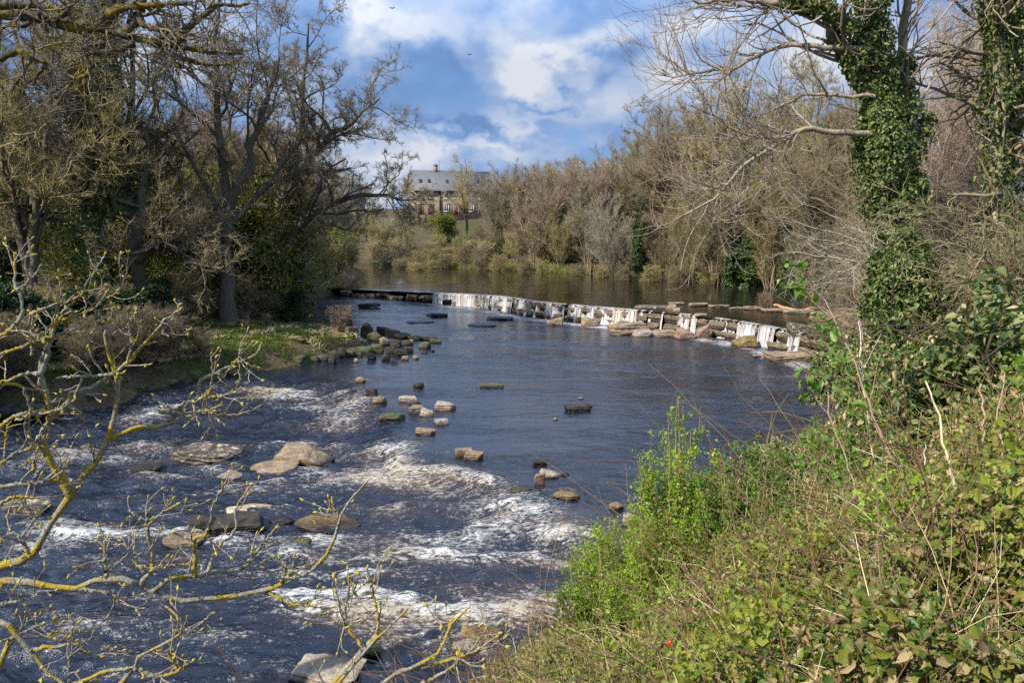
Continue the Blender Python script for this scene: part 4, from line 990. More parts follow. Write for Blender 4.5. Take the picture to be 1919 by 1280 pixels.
for (px, Y, s), lb in zip([(1408, 77, 1.02), (1365, 79, .95), (1475, 74, .8)], ['tall ivied tree with a gap of sky between it and its twin', 'tall ivied twin tree with light trunk showing at its foot', 'ivied tree nearest the near ivied trunk across the water']):
    again(p_ivy, foot(px, Y), RG.uniform(0, 6), s, lb, 'brown', 'ivied trees of the right bank')
again(p_yew, foot(1345, 88), 1.0, 1.0, 'dark holly mass under the twin ivied trees', None, 'dark evergreens')
again(p_yew, foot(1185, 96), 2.0, .75, 'dark holly beside the first ivied tree', None, 'dark evergreens')
# far skyline fill
for k in range(16):
    px = 560 + k * 45 + RG.uniform(-15, 15)
    ag(p_bare if k % 3 else p_wil, px, RG.uniform(205, 250), RG.uniform(.55, .72) if k % 3 else 1.2, 'one of the distant bare trees behind the houses', ['greyt', 'oliv', 'brown'][k % 3], 'distant bare trees behind the houses')
for k in range(22):
    px = RG.uniform(1180, 1640); Y = RG.uniform(98, 130)
    ag(p_bare if k % 2 else p_ald, px, Y, RG.uniform(1.0, 1.3) if k % 2 else RG.uniform(1.5, 2.0), 'one of the bare trees massed up the slope of the right bank', ['brown', 'oliv', 'greyt', 'red'][k % 4], 'bare trees massed up the slope of the right bank')
for k in range(20):
    px = RG.uniform(640, 740) if k % 3 == 0 else RG.uniform(960, 1200); Y = RG.uniform(132, 165)
    ag(p_ald if k % 2 else p_wil, px, Y, RG.uniform(.55, .8), 'one of the bushy trees on the slope below the houses', ['brown', 'oliv', 'greyt', 'gold'][k % 4], 'bushy trees on the slope below the houses')
for k in range(26):
    px = RG.uniform(-120, 620); Y = RG.uniform(72, 120)
    ag(p_bare if k % 2 else p_ald, px, Y, RG.uniform(.8, 1.05) if k % 2 else RG.uniform(1.0, 1.35), 'one of the bare trees massed deep in the left wood', ['brown', 'oliv', 'greyt', 'red'][k % 4], 'bare trees massed deep in the left wood')
for k in range(70):
    px = RG.uniform(690, 1240); Y = RG.uniform(106, 132 if px < 950 else 165)
    ag(p_thi if k % 5 < 3 or px < 960 else p_und, px, Y, RG.uniform(.7, 1.0) if px < 960 else RG.uniform(1.2, 1.9), 'one of the low bushes covering the slope below the houses', ['oliv', 'oliv', 'brown', 'gold', 'brown'][k % 5], 'low bushes covering the slope below the houses')
for k in range(16):
    px = RG.uniform(200, 640); Y = RG.uniform(51, 70)
    b_ = ag(p_und, px, Y, RG.uniform(1.5, 2.6), 'one of the tall olive-green bushes behind the trunks of the left wood', ['oliv', 'gold'][k % 2], 'tall olive bushes of the left wood')
    for ch in b_.children:
        if ch.name.startswith('leaves'): ch.material_slots[0].link = 'OBJECT'; ch.material_slots[0].material = LF['moss']
for px, Y, s_, lb in [(1040, 145, .88, 'bare golden tree hiding the roof left of the brick chimney'), (1115, 142, .86, 'bare grey tree right under the brick chimney')]:
    ag(p_bare, px, Y, s_, lb, 'gold' if px < 1100 else 'greyt')
for k in range(13):
    px = 935 + k * 23 + RG.uniform(-9, 9); Y = RG.uniform(106, 124) - max(0, px - 1100) * .06
    ag(p_ald, px, Y, RG.uniform(1.15, 1.4) + max(0, px - 1100) * .001, 'one of the tan alders standing in a dense belt along the far bank', ['greyt', 'brown', 'oliv', 'pink', 'brown'][k % 5], 'tan alders in a dense belt along the far bank')
for px, Y, s_, tw, lb in [(912, 140, .78, 'brown', 'bare brown tree screening the right end of the long house')]:
    ag(p_bare, px, Y, s_, lb, tw)
for k in range(16):
    ag(p_und if k % 2 else p_thi, RG.uniform(835, 960), RG.uniform(118, 138), RG.uniform(.6, .85), 'one of the small bushes in the garden slope below the long house', ['brown', 'oliv', 'greyt'][k % 3], 'small bushes in the garden slope below the long house')
# dead ivied post by the waterline
P0 = foot(1420, 79.5); g = dict(pool=[(spline([(0, 0, 0), (.05, 0, 1.5), (-.05, 0, 3.2), (.1, 0, 4.6)], 10, RG, .03)[None], np.linspace(.2, .09, 10)[None], None)], rng=RG)
r = empty('ivy_clad_stump', P0, label='slim ivied dead trunk standing on the grassy right waterline', cat='dead tree')
mk('trunk', *tubes(g['pool'][0][0], g['pool'][0][1], 7), BK['grey'], r, smooth=True); mk('ivy', *ivy_geo(g, 1500, .98, .35, .16), LF['ivyl'], r)

# ================================================================ left wood
gL = 'trees of the left wood'
L2 = tree_geo(201, 15, .36, [[(0, 0, 0), (.005, 0, .18), (-.012, .01, .33), (0.0, 0.02, .5), (.02, .02, .8), (.05, .0, 1)], [(-.005, 0, .26), (.035, -.03, .33), (.055, -.04, .47), (.10, -.05, .62), (.13, -.05, .82)], [(.0, 0, .22), (.09, -.03, .27), (.17, -.06, .25), (.25, -.08, .28)]], var(BARE, l0_n=8, l0_L=.36))
plant('bare_tree', L2, 'grey', 'brown', 'forked bare tree with a long crooked side limb, centre of the left wood', group=gL, loc=foot(262, 46), sc=1.3)
L3 = tree_geo(202, 16, .40, [[(0, 0, 0), (.0, 0, .2), (.01, 0, .38), (.0, 0, .6), (.03, 0, 1)], [(.01, 0, .37), (.07, -.02, .46), (.13, -.03, .60), (.2, -.03, .8)]], var(BARE, l0_n=9, l0_L=.40))
l3 = plant('bare_tree', L3, 'grey', 'brown', 'dark-trunked tree with a slanting right limb, left of the oak', group=gL, loc=foot(428, 49), sc=1.3)
LI = tree_geo(203, 17, .42, [[(0, 0, 0), (.0, 0, .25), (.01, 0, .5), (.0, .01, .75), (.02, 0, 1)], [(.01, 0, .33), (.06, 0, .45), (.08, 0, .7), (.12, 0, .92)]], var(BARE, l0_n=8))
plant('ivy_clad_tree', LI, 'grey', 'brown', 'tall tree smothered in ivy up to the frame top, left wood', group=gL, loc=foot(186, 44.5), sc=1.3, ivy=(ivy_geo(LI, 15000, .95, .85, .17, lv=(0, 1)), 'ivyl'))
LO = tree_geo(204, 17.5, .40, [[(0, 0, 0), (.01, 0, .15), (.03, 0, .3), (.08, .0, .5), (.14, 0, .72), (.18, 0, 1)], [(.02, 0, .2), (.12, -.03, .33), (.24, -.06, .40), (.40, -.09, .43), (.54, -.12, .41)], [(.03, 0, .3), (-.06, .02, .45), (-.12, .02, .65), (-.14, 0, .88)], [(.05, 0, .4), (.16, -.02, .55), (.30, -.05, .66), (.42, -.06, .76)]],
    [dict(n=17, tr=(.2, 1), L=.30, ang=46, K=7, wig=.30, up=.05, rr=.5, rmin=.03), dict(n=10, tr=(.15, 1), L=.48, ang=46, K=6, wig=.32, up=.05, rr=.55, rmin=.018), dict(n=8, tr=(.1, 1), L=.5, ang=46, K=5, wig=.32, up=.05, rr=.55, rmin=.012), dict(n=8, tr=(.1, 1), L=.5, ang=44, K=4, wig=.3, up=.05, rr=.6, rmin=.009, sh=.2)])
plant('oak_tree', LO, 'grey', 'brown', 'big oak whose twiggy crown reaches over the river from the left wood', group=gL, loc=foot(545, 55), sc=1.18)
for px, Y, s, tw, lb in [(48, 43, .95, 'oliv', 'leaning bare tree nearest the left edge of the wood'), (82, 47, 1.0, 'brown', 'bare tree right beside the leaning one at the left edge'), (330, 62, 1.0, 'oliv', 'bare tree behind the forked tree in the left wood'), (-20, 52, 1.05, 'brown', 'bare tree at the very left edge behind the leaning one'), (130, 66, 1.05, 'greyt', 'pale bare tree deep behind the ivied tree in the left wood'), (480, 70, .95, 'brown', 'bare tree behind the dark-trunked tree'),
        (245, 72, 1.1, 'brown', 'tall bare tree deep behind the forked tree'), (400, 76, 1.0, 'greyt', 'bare tree deep behind the dark-trunked tree'), (20, 74, 1.1, 'greyt', 'bare tree deep in the left edge of the wood'), (590, 88, .8, 'greyt', 'bare tree deep behind the oak')]:
    ag(p_bare, px, Y, s * (1.3 if Y < 60 else 1.02), lb, tw, gL)
for px, Y, s, tw, lb in [(560, 66, 1.25, 'red', 'reddish alder crown behind the oak'), (500, 62, 1.2, 'red', 'reddish alder crown left of the oak trunk'), (620, 74, 1.0, 'red', 'reddish alder at the right end of the left wood'), (390, 58, 1.0, 'oliv', 'olive alder between the forked tree and the dark trunk'), (90, 58, 1.0, 'brown', 'brown alder behind the leaning trees'), (310, 54, .8, 'oliv', 'olive alder just right of the forked tree')]:
    ag(p_ald, px, Y, s * 1.25, lb, tw, 'alders of the left wood')
for px, Y, s, dz, lb in [(470, 57, 1.35, 1.2, 'dark holly mass left of the oak trunk'), (600, 60, 1.15, 1.6, 'dark yew-like mass under the oak limbs'), (12, 50, .8, 0, 'dark holly at the left edge of the wood'), (640, 68, .7, 0, 'dark evergreen near the waterline right of the oak'), (205, 55, 1.2, 0, 'dark ivy-green holly behind the smothered tree'), (560, 52, .42, 0, 'low dark evergreen on the bank under the oak')]:
    q = foot(px, Y); again(p_yew, (q[0], q[1], q[2] + dz), RG.uniform(0, 6), s, lb, None, 'dark evergreens')
for k, (px, Y, s) in enumerate([(60, 52, 1.1), (120, 50, 1.0), (150, 56, 1.3), (230, 58, 1.4), (290, 60, 1.5), (370, 62, 1.5), (420, 56, 1.1), (390, 66, 1.7), (500, 58, 1.2), (540, 64, 1.4), (450, 70, 1.7), (330, 72, 1.8), (180, 72, 1.8), (80, 70, 1.8), (610, 66, 1.1), (560, 76, 1.6), (640, 84, 1.2), (0, 62, 1.6), (270, 90, 2.2), (420, 92, 2.2), (530, 98, 2.2), (130, 92, 2.2), (0, 88, 2.2), (620, 104, 1.8)]):
    again(p_und, foot(px, Y), RG.uniform(0, 6), s, 'one of the dull green bushes filling the left wood', ['brown', 'oliv', 'greyt'][k % 3], 'dull green bushes filling the left wood')
for k, (px, Y, s) in enumerate([(30, 38, 1.0), (95, 40.5, .95), (150, 42, 1.0), (215, 42.5, .9), (300, 47, 1.0), (350, 48, 1.05), (400, 50, 1.0), (450, 51.5, 1.0), (500, 53, 1.0), (545, 56, 1.0), (580, 60, 1.1), (610, 66, 1.2), (640, 74, 1.3), (655, 80, 1.3), (470, 56, 1.1), (360, 53, 1.2), (250, 50, 1.0), (120, 45, 1.0), (40, 46, 1.1), (675, 86, 1.2), (660, 95, 1.3), (690, 105, 1.2)]):
    again(p_thi, foot(px, Y), RG.uniform(0, 6), s * (1.0 if k % 2 else .7), 'one of the bare brown thickets along the foot of the left wood', ['brown', 'oliv', 'brown', 'brown'][k % 4], 'bare thickets along the foot of the left wood')
# rusty dock clump at the spit's tip
gD = tree_geo(109, 1.5, .02, 16, [dict(n=10, tr=(.1, 1), L=.4, ang=30, K=5, wig=.2, up=.05, rr=.6, rmin=.008), dict(n=7, tr=(.1, 1), L=.5, ang=40, K=4, wig=.2, up=.05, rr=.7, rmin=.006)])
p_dry = plant('dry_bush', gD, 'dark', 'red', 'rusty dry bush at the tip of the grassy left bank', 'bush', loc=(-10.6, 45.8, gz(-10.6, 45.8)), sc=1.1)
q = on(1432, 578, 1.7); rb = plant('dry_bush', gD, 'dark', 'red', 'rusty dry tuft growing on the ledge above the weir', 'bush', loc=(q[0], q[1], 1.6), sc=.8)
# grass on the left spit and the far waterlines
def scatter(poly, n, rng):
    lo, hi = poly.min(0), poly.max(0); P = rng.uniform(lo, hi, (n * 3, 2))
    ins = np.zeros(len(P), bool); j = len(poly) - 1
    for i in range(len(poly)):
        a, b = poly[i], poly[j]; c = ((a[1] > P[:, 1]) != (b[1] > P[:, 1])) & (P[:, 0] < (b[0] - a[0]) * (P[:, 1] - a[1]) / (b[1] - a[1] + 1e-9) + a[0]); ins ^= c; j = i
    P = P[ins][:n]; return np.column_stack([P, h_ground(P[:, 0], P[:, 1])])
sp = np.array([(-20.5, 31), (-18.2, 34), (-14.8, 37.8), (-11, 42.2), (-9.3, 45.4), (-10.6, 48.5), (-16, 54), (-20, 56), (-24, 44), (-24, 32)], float)
C = scatter(sp, 60000, RG); C = C[n2(C[:, 0], C[:, 1], 1.9, 1.3, 3, 71) > -.22]
tag(mk('bank_grass', *blades(C, .20, .016, RG, .6), mat_leaf('moss_green_grass', [(.025, .065, .006), (.055, .115, .010), (.11, .15, .022), (.15, .12, .045)], .2, .6, .3)), kind='stuff')
C = scatter(sp, 26000, RG); C = C[n2(C[:, 0], C[:, 1], 1.9, 1.3, 3, 72) > .12]
tag(mk('dead_bank_grass', *blades(C, .26, .016, RG, .8), TW['straw']), kind='stuff')
C = scatter(sp, 30, RG)
for k, c in enumerate(C):
    w_ = RG.uniform(.35, .9); Pq, Fq = rock_geo(w_ * 1.4, w_, w_ * .4, 'block' if k % 2 else 'round', RG, 3)
    tag(mk('rock', Pq, Fq, RM['gold' if k % 3 else 'mossy'], loc=c), 'one of the mossy golden stones scattered on the grassy left bank', 'rock', 'mossy stones on the grassy left bank')
for k, (px, Y, s_) in enumerate([(-30, 33.5, .6), (25, 35.0, .62), (90, 36.8, .55), (150, 38.4, .55), (210, 40.0, .5), (262, 42.0, .5), (300, 44.5, .5)]):
    again(p_yew, foot(px, Y), k, s_, 'one of the low dark evergreens along the shaded left waterline', None, 'low dark evergreens along the left waterline')
for k in range(24):
    i_ = 3 + k % 2; f_ = RG.random(); p_ = LE[i_] + (LE[i_ + 1] - LE[i_]) * f_
    x_, y_ = p_[0] - RG.uniform(.0, 2.6), p_[1] + RG.uniform(.2, 1.6)
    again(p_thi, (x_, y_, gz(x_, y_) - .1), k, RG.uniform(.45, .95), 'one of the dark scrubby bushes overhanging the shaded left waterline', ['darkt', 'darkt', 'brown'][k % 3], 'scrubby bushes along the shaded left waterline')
for k in range(9):
    c = scatter(sp, 40, RG)[k]; again(p_dry, c, k, RG.uniform(.4, .7), 'one of the small dry tufts on the grassy left bank', ['brown', 'pale', 'red'][k % 3], 'dry tufts on the grassy left bank')
fs = [np.array([(RE[k][0], RE[k][1]), (RE[k + 1][0], RE[k + 1][1]), (RE[k + 1][0] + 2.2, RE[k + 1][1] + 2.2), (RE[k][0] + 2.2, RE[k][1] + 2.2)]) for k in range(8, 15)]
C = np.concatenate([scatter(f, 4500, RG) for f in fs])
tag(mk('waterside_grass', *blades(C, .55, .03, RG, .5), mat_leaf('waterside_grass', [(.10, .14, .02), (.18, .22, .04), (.26, .24, .08), (.30, .24, .11)], .2, .6, .3)), kind='stuff')
# ================================================================ near bank
def mound(C, rad, n, size, rng, seed, thick=.35, flat=0.0):
    """leaves on a lumpy hummock: several lobes, gaps between lumps"""
    D = nrm(rng.normal(size=(n, 3))); D[:, 2] = np.abs(D[:, 2]) * (1 - flat) - .15
    D = nrm(D)
    k = 1 + .42 * fbm(D * 2.1 + seed, 4, 21) + .16 * fbm(D * 6.0 + seed, 2, 22)
    gap = fbm(D * 5.0 + seed * 1.7, 3, 23)
    dep = rng.random(n) ** 2 * thick
    P = D * np.array(rad) * (k - dep)[:, None] + np.array(C)
    keep = (gap > -.30) & (P[:, 2] > h_ground(P[:, 0], P[:, 1]) - .1)
    return P[keep], D[keep]
def ivy_mound(name, label, C, rad, n, size, mat='ivyl', group='ivy hummocks on the right bank', seed=1.0, cat='ivy', dead=0.0):
    P, D = mound(C, rad, n, size, RG, seed)
    r = empty(name, (C[0], C[1], gz(C[0], C[1])), label=label, cat=cat, group=group); o = np.array(r.location)
    mk('leaves', *leaves(P - o, size, D + np.array([0, 0, .4]), RG, .7), LF[mat], r)
    if dead:
        k = RG.random(len(P)) < dead
        mk('dead_leaves', *leaves(P[k] - o + D[k] * .04, size * .9, D[k], RG, .8), LF['tanl'], r)
    q = [spline([(0, 0, -.2), (RG.normal() * rad[0] * .3, RG.normal() * rad[1] * .3, rad[2] * .6), (RG.normal() * rad[0] * .6, RG.normal() * rad[1] * .6, C[2] - o[2] + rad[2] * .7)], 8, RG, .03) for _ in range(14)]
    mk('stems', *tubes(np.stack(q), np.linspace(.02, .006, 8)[None].repeat(14, 0), 5), BK['dark'], r)
    return r
# ---- the big ivied tree by the weir
IY = 13.6
ib = at(1690, 700, IY); ib[2] = gz(ib[0], ib[1]) - .2
def rel(pts, Y): return np.array([at(a, b, Y + (c[0] if c else 0)) - ib for a, b, *c in pts])
rngI = np.random.default_rng(301)
stems = [np.vstack([[0, 0, 0], rel([(1688, 560), (1672, 400), (1648, 250), (1630, 110), (1628, -60), (1650, -330)], IY)]),
         rel([(1632, 175), (1590, 120), (1560, 55), (1542, -20), (1520, -180)], IY), rel([(1600, 60), (1560, 22), (1500, 8), (1440, 2), (1370, -2), (1300, 4)], IY - .3),
         rel([(1700, 330), (1712, 250), (1690, 120), (1700, 0), (1740, -200)], IY + .4)]
P = np.stack([spline(s, 26, rngI, .02) for s in stems]); Rd = np.stack([np.linspace(.26, .12, 26), np.linspace(.12, .05, 26), np.linspace(.09, .018, 26), np.linspace(.10, .05, 26)])
IT = dict(pool=[(P, Rd, None)], rng=rngI)
big = empty('ivy_clad_tree', ib, label='largest nearest ivy-clad trunk with bare lichened limbs reaching left over the water', cat='tree', group='ivied trees of the right bank')
mk('trunk', *tubes(P, Rd, 10), BK['tan'], big, smooth=True)
LICH = mat_bark('lichened_bark', (.12, .108, .08), (.29, .275, .21), lichen=(.43, .31, .035), lo=.515, scale=16)
LICHD = mat_bark('sparsely_lichened_bark', (.13, .105, .08), (.36, .305, .23), lichen=(.50, .36, .04), lo=.60, scale=14)
lim = [([(1640, 90), (1526, 86), (1492, 82), (1455, 86), (1410, 109), (1376, 129), (1342, 131), (1290, 137), (1267, 120), (1234, 94), (1222, 67)], .055), ([(1376, 129), (1355, 145), (1335, 159)], .03), ([(1290, 137), (1265, 142), (1249, 140), (1243, 128)], .02),
       ([(1650, 250), (1549, 247), (1507, 240), (1470, 262), (1425, 289), (1387, 315), (1361, 345), (1339, 371), (1305, 390), (1264, 412)], .06), ([(1339, 371), (1369, 394), (1388, 385), (1389, 356)], .02), ([(1440, 281), (1451, 311), (1436, 334)], .018), ([(1640, 180), (1537, 176), (1500, 180), (1470, 195), (1425, 214), (1390, 226)], .035),
       ([(1490, 245), (1470, 255), (1417, 255), (1369, 240), (1342, 217), (1294, 197)], .03), ([(1417, 289), (1390, 305), (1355, 306)], .018), ([(1345, 371), (1340, 392), (1338, 412)], .015), ([(1365, 342), (1335, 352), (1298, 352)], .018), ([(1500, 243), (1470, 248), (1438, 245)], .02), ([(1560, 55), (1490, 20), (1400, 12), (1330, 6), (1290, 18)], .04)]
LP = np.stack([spline(np.array([at(a, b, IY - .2 - .5 * k / len(p) * (1 if i % 2 else -1)) - ib for k, (a, b) in enumerate(p)]), 22, rngI, .012) for i, (p, r) in enumerate(lim)])
LR = np.stack([np.linspace(r, .012 if r > .02 else .008, 22) for p, r in lim])
mk('limbs', *tubes(LP, LR, 7), LICHD, big, smooth=True)
q1, r1, l1 = grow(LP, LR, 16, (.25, 1), 1.5, R(42), 8, .5, .14, .10, rngI, .006, shrink=.3)
q2, r2, l2 = grow(q1, r1, 4, (.15, 1), .7, R(40), 6, .7, .16, .12, rngI, .0045, shrink=.3)
q3, r3, l3 = grow(P[1:], Rd[1:], 40, (.2, 1), 1.8, R(50), 8, .3, .16, .04, rngI, .007, shrink=.3)
q4, r4, l4 = grow(q3, r3, 5, (.15, 1), .8, R(40), 6, .7, .16, .08, rngI, .0045, shrink=.3)
mk('crown', *join([tubes(q1, r1, 4), tubes(q2, r2, 3), tubes(q3, r3, 4), tubes(q4, r4, 3)]), mat_twig('grey_brown_twigs', [(.14, .105, .085), (.26, .21, .165), (.36, .30, .23), (.20, .14, .11)]), big)
g0 = dict(pool=[(P[:1], Rd[:1], None)], rng=rngI)
V1 = ivy_geo(g0, 30000, .99, .38, .070, base=-9)
g1 = dict(pool=[(P[1:2], Rd[1:2], None)], rng=rngI); V2 = ivy_geo(g1, 900, .36, .22, .085, base=-9)
g2 = dict(pool=[(P[2:3], Rd[2:3], None)], rng=rngI); V3 = ivy_geo(g2, 1000, .5, .20, .085, base=-9)
g3 = dict(pool=[(P[3:4], Rd[3:4], None)], rng=rngI); V4 = ivy_geo(g3, 2500, .45, .34, .088, base=-9)
mk('ivy', *join([V1, V2, V3, V4]), LF['ivyl'], big)
c = at(1690, 395, IY) ; Pm, Dm = mound(c, (.42, .45, .75), 4500, .09, RG, 4.0); c2 = at(1640, 285, IY); Pn, Dn = mound(c2, (.28, .35, .6), 2200, .09, RG, 5.0); c3 = at(1700, 560, IY); Po, Do = mound(c3, (.34, .4, .8), 3000, .09, RG, 6.)
mk('ivy_clump', *leaves(np.concatenate([Pm, Pn, Po]) - ib, .09, np.concatenate([Dm, Dn, Do]) + np.array([0, 0, .3]), RG, .7), LF['ivyl'], big)
# ---- the second ivied trunk at the right edge
b2 = at(1885, 560, 14.5); b2[2] = gz(b2[0], b2[1]) - .2
s2 = [np.array([(0, 0, 0)] + [at(a, b, 14.5) - b2 for a, b in [(1878, 330), (1868, 120), (1852, -60), (1850, -300)]]), np.array([at(a, b, 14.7) - b2 for a, b in [(1880, 330), (1900, 150), (1912, 0), (1920, -200)]])]
P = np.stack([spline(s, 20, rngI, .02) for s in s2]); Rd = np.stack([np.linspace(.2, .13, 20), np.linspace(.13, .08, 20)])
t2 = empty('ivy_clad_tree', b2, label='second near ivied trunk, dark, at the right edge beside the pinkish thicket', cat='tree', group='ivied trees of the right bank')
mk('trunk', *tubes(P, Rd, 9), BK['tan'], t2, smooth=True)
q3, r3, _ = grow(P, Rd, 40, (.2, 1), 2.0, R(60), 8, .3, .2, -.03, rngI, .007, shrink=.3); q4, r4, _ = grow(q3, r3, 8, (.1, 1), .9, R(45), 6, .7, .22, -.03, rngI, .0045, shrink=.3)
mk('crown', *join([tubes(q3, r3, 4), tubes(q4, r4, 3)]), TW['brown'], t2)
mk('ivy', *ivy_geo(dict(pool=[(P, Rd, None)], rng=rngI), 9000, .75, .36, .09, base=-9), LF['ivyl'], t2)
# ---- thickets of the right bank
def arch_bush(name, label, base, stems, n1, n2, twig, r0=.025, rmin=.005, group='twiggy thickets of the right bank', wig=.2, up=-.03, K=18, L1=1.1, L2=.6, leaf=None, cat='bush'):
    base = np.array([base[0], base[1], gz(base[0], base[1]) - .1])
    P = np.stack([spline(np.array(s) - base, K, RG, .025) for s in stems]); Rd = np.linspace(r0, r0 * .25, K)[None].repeat(len(P), 0) * RG.uniform(.5, 1.2, (len(P), 1))
    q1, r1, _ = grow(P, Rd, n1, (.12, 1), L1, R(45), 8, .6, wig, up, RG, rmin, shrink=.3); q2, r2, _ = grow(q1, r1, n2, (.1, 1), L2, R(45), 6, .7, wig, up, RG, rmin * .7, shrink=.3)
    r = empty(name, base, label=label, cat=cat, group=group)
    mk('stems', *tubes(P, Rd, 6), TW[twig], r, smooth=True); mk('crown', *join([tubes(q1, r1, 4), tubes(q2, r2, 3)]), TW[twig], r)
    if leaf:
        i = RG.integers(0, len(q2), leaf[0]); k = RG.integers(1, 6, leaf[0])
        mk('leaves', *leaves(q2[i, k] + RG.normal(size=(leaf[0], 3)) * .02, leaf[1], RG.normal(size=(leaf[0], 3)) * .4 + np.array([-.3, -.3, .5]), RG, .2), LF[leaf[2]], r)
    return r
def fan(base, tips, h):
    b = np.array(base); o = []
    for tp in tips:
        tp = np.array(tp); m = b + (tp - b) * .45 + np.array([0, 0, h * RG.uniform(.4, 1)]); o.append([b + RG.normal(size=3) * .1, b + (m - b) * .5 + RG.normal(size=3) * .1 + [0, 0, .15], m, tp])
    return o
def tips_px(box, Ys, n): return [at(RG.uniform(box[0], box[2]), RG.uniform(box[1], box[3]), RG.uniform(*Ys)) for _ in range(n)]
b = (7.6, 12.6, gz(7.6, 12.6))
arch_bush('thicket_bush', 'pale arching leafless tangle reaching left under the big ivied trunk', b, fan(b, tips_px((1440, 380, 1600, 540), (11.5, 13.5), 11), .9), 11, 6, 'greyt', .026, L1=1.1, L2=.5)
b = (8.2, 12.0, gz(8.2, 12))
arch_bush('thicket_bush', 'grey-brown tangle between the two near ivied trunks', b, fan(b, tips_px((1650, 400, 1900, 600), (11, 13), 10), 1.0), 10, 6, 'brown', .03)
b = (9.4, 17.5, gz(9.4, 17.5))
arch_bush('thicket_bush', 'pinkish hanging thicket between the two near ivied trunks', b, fan(b, tips_px((1690, 60, 1860, 420), (16.5, 19), 30), 2.0), 22, 13, 'pink', .03, .006, up=-.07, wig=.25, L1=1.8, L2=.9)
b = (11.6, 19, gz(11.6, 19))
arch_bush('thicket_bush', 'tall pinkish thicket behind the trunk at the right edge', b, fan(b, tips_px((1760, -60, 1980, 330), (18, 21), 26), 2.0), 20, 11, 'pink', .03, .006, up=-.05, wig=.25, L1=2.0, L2=1.)
b = (10.5, 22, gz(10.5, 22))
arch_bush('thicket_bush', 'brownish thicket filling the gap right of the big ivied trunk', b, fan(b, tips_px((1560, 230, 1800, 480), (20, 24), 26), 2.0), 18, 11, 'brown', .03, .007, up=-.02, wig=.25, L1=2.0, L2=1.)
b = (7.2, 10.4, gz(7.2, 10.4))
arch_bush('thicket_bush', 'brown bramble tangle above the ivy hummock at the right edge', b, fan(b, tips_px((1720, 400, 1960, 600), (9, 11), 16), .8), 12, 7, 'brown', .022, leaf=(1500, .05, 'ivyl'))
# ---- ivy hummocks
ivy_mound('ivy_bush', 'glossy ivy hummock rising at the right edge of the view', (3.95, 5.5, 6.35), (.95, .8, 1.15), 13000, .072, 'ivyl', seed=7., dead=.05)
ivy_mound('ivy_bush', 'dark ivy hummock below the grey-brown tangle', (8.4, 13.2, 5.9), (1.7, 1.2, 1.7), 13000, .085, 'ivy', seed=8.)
ivy_mound('ivy_bush', 'pale bleached ivy hummock left of the glossy one', (3.75, 6.9, 5.95), (.62, .7, .85), 5500, .06, 'ivyl', seed=9., dead=.25)
ivy_mound('ivy_bush', 'ivy hummock at the foot of the big ivied trunk', (6.2, 12.6, 5.1), (1.0, .9, 1.0), 6500, .08, 'ivyl', seed=10., dead=.1)
q_ = at(1690, 545, 11.0); ivy_mound('ivy_bush', 'upright ivy mass wrapping the foot of the big ivied trunk', (q_[0], q_[1], q_[2] - .3), (.50, .5, 1.15), 8000, .07, 'ivyl', seed=13.)
ivy_mound('ivy_bush', 'olive ivy hummock in the middle of the bramble slope', (3.3, 8.6, 4.55), (1.0, .8, .8), 8000, .055, 'ivyl', seed=11., dead=.22)
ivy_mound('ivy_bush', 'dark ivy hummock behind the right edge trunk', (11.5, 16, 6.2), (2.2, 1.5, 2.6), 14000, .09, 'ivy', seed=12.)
# ---- ground cover of the slope
def cover(n, dmin, dmax, urange, top, power=.6, seed=0, thr=-.9, patch=1.3):
    d = np.exp(RG.uniform(np.log(dmin), np.log(dmax), n)); u = RG.uniform(*urange, n)
    x, y = u * d, d
    s = -pdist(x, y, RE, True)
    k = (s < -.15) & (n2(x, y, patch, patch, 3, 80 + seed) > thr)
    x, y = x[k], y[k]; g = h_ground(x, y)
    hm = (.22 + .55 * np.clip(.5 + n2(x, y, 1.1, 1.1, 3, 90), 0, 1.3)) * top
    return np.column_stack([x, y, g + hm * RG.random(len(x)) ** power - .02])
SLN = np.array([-.45, -.35, .75])
U = (-.55, .98)
def stuff(name, VF, m): return tag(mk(name, *VF, m), kind='stuff')
C = cover(170000, 1.9, 30, U, .8, seed=1, thr=-.3); sz = .020 + .018 * RG.random(len(C))
stuff('bramble_cover', leaves(C, sz, np.tile(SLN, (len(C), 1)), RG, .3, .3, .7), mat_leaf('bramble_leaves', [(.045, .085, .010), (.10, .15, .016), (.19, .22, .028), (.16, .13, .035), (.08, .13, .014)], .4, .42, .38))
C = cover(110000, 1.9, 30, U, .7, seed=2, thr=-.15); sz = .024 + .022 * RG.random(len(C))
stuff('olive_ground_cover', leaves(C, sz, np.tile(SLN, (len(C), 1)), RG, .4, .3, .6), mat_leaf('olive_leaves', [(.07, .09, .012), (.14, .155, .025), (.22, .215, .05), (.28, .25, .09)], .35, .5, .35))
C = cover(80000, 1.9, 20, U, 1.0, power=.35, seed=3, thr=.12, patch=.6); sz = .020 + .020 * RG.random(len(C))
stuff('lime_bramble_cover', leaves(C, sz, np.tile(SLN, (len(C), 1)), RG, .2, .3, .75), mat_leaf('yellow_olive_leaves', [(.09, .125, .012), (.17, .21, .02), (.27, .29, .04), (.21, .17, .045), (.13, .19, .014)], .3, .5, .4))
C = cover(90000, 1.9, 26, U, .75, seed=4, thr=-.2); sz = .03 + .03 * RG.random(len(C))
stuff('dead_leaf_litter', leaves(C, sz, np.tile(SLN, (len(C), 1)), RG, .3, .5, .5), mat_leaf('dead_leaves', [(.13, .085, .035), (.24, .17, .075), (.34, .27, .125), (.09, .06, .03)], .2, .7, .2))
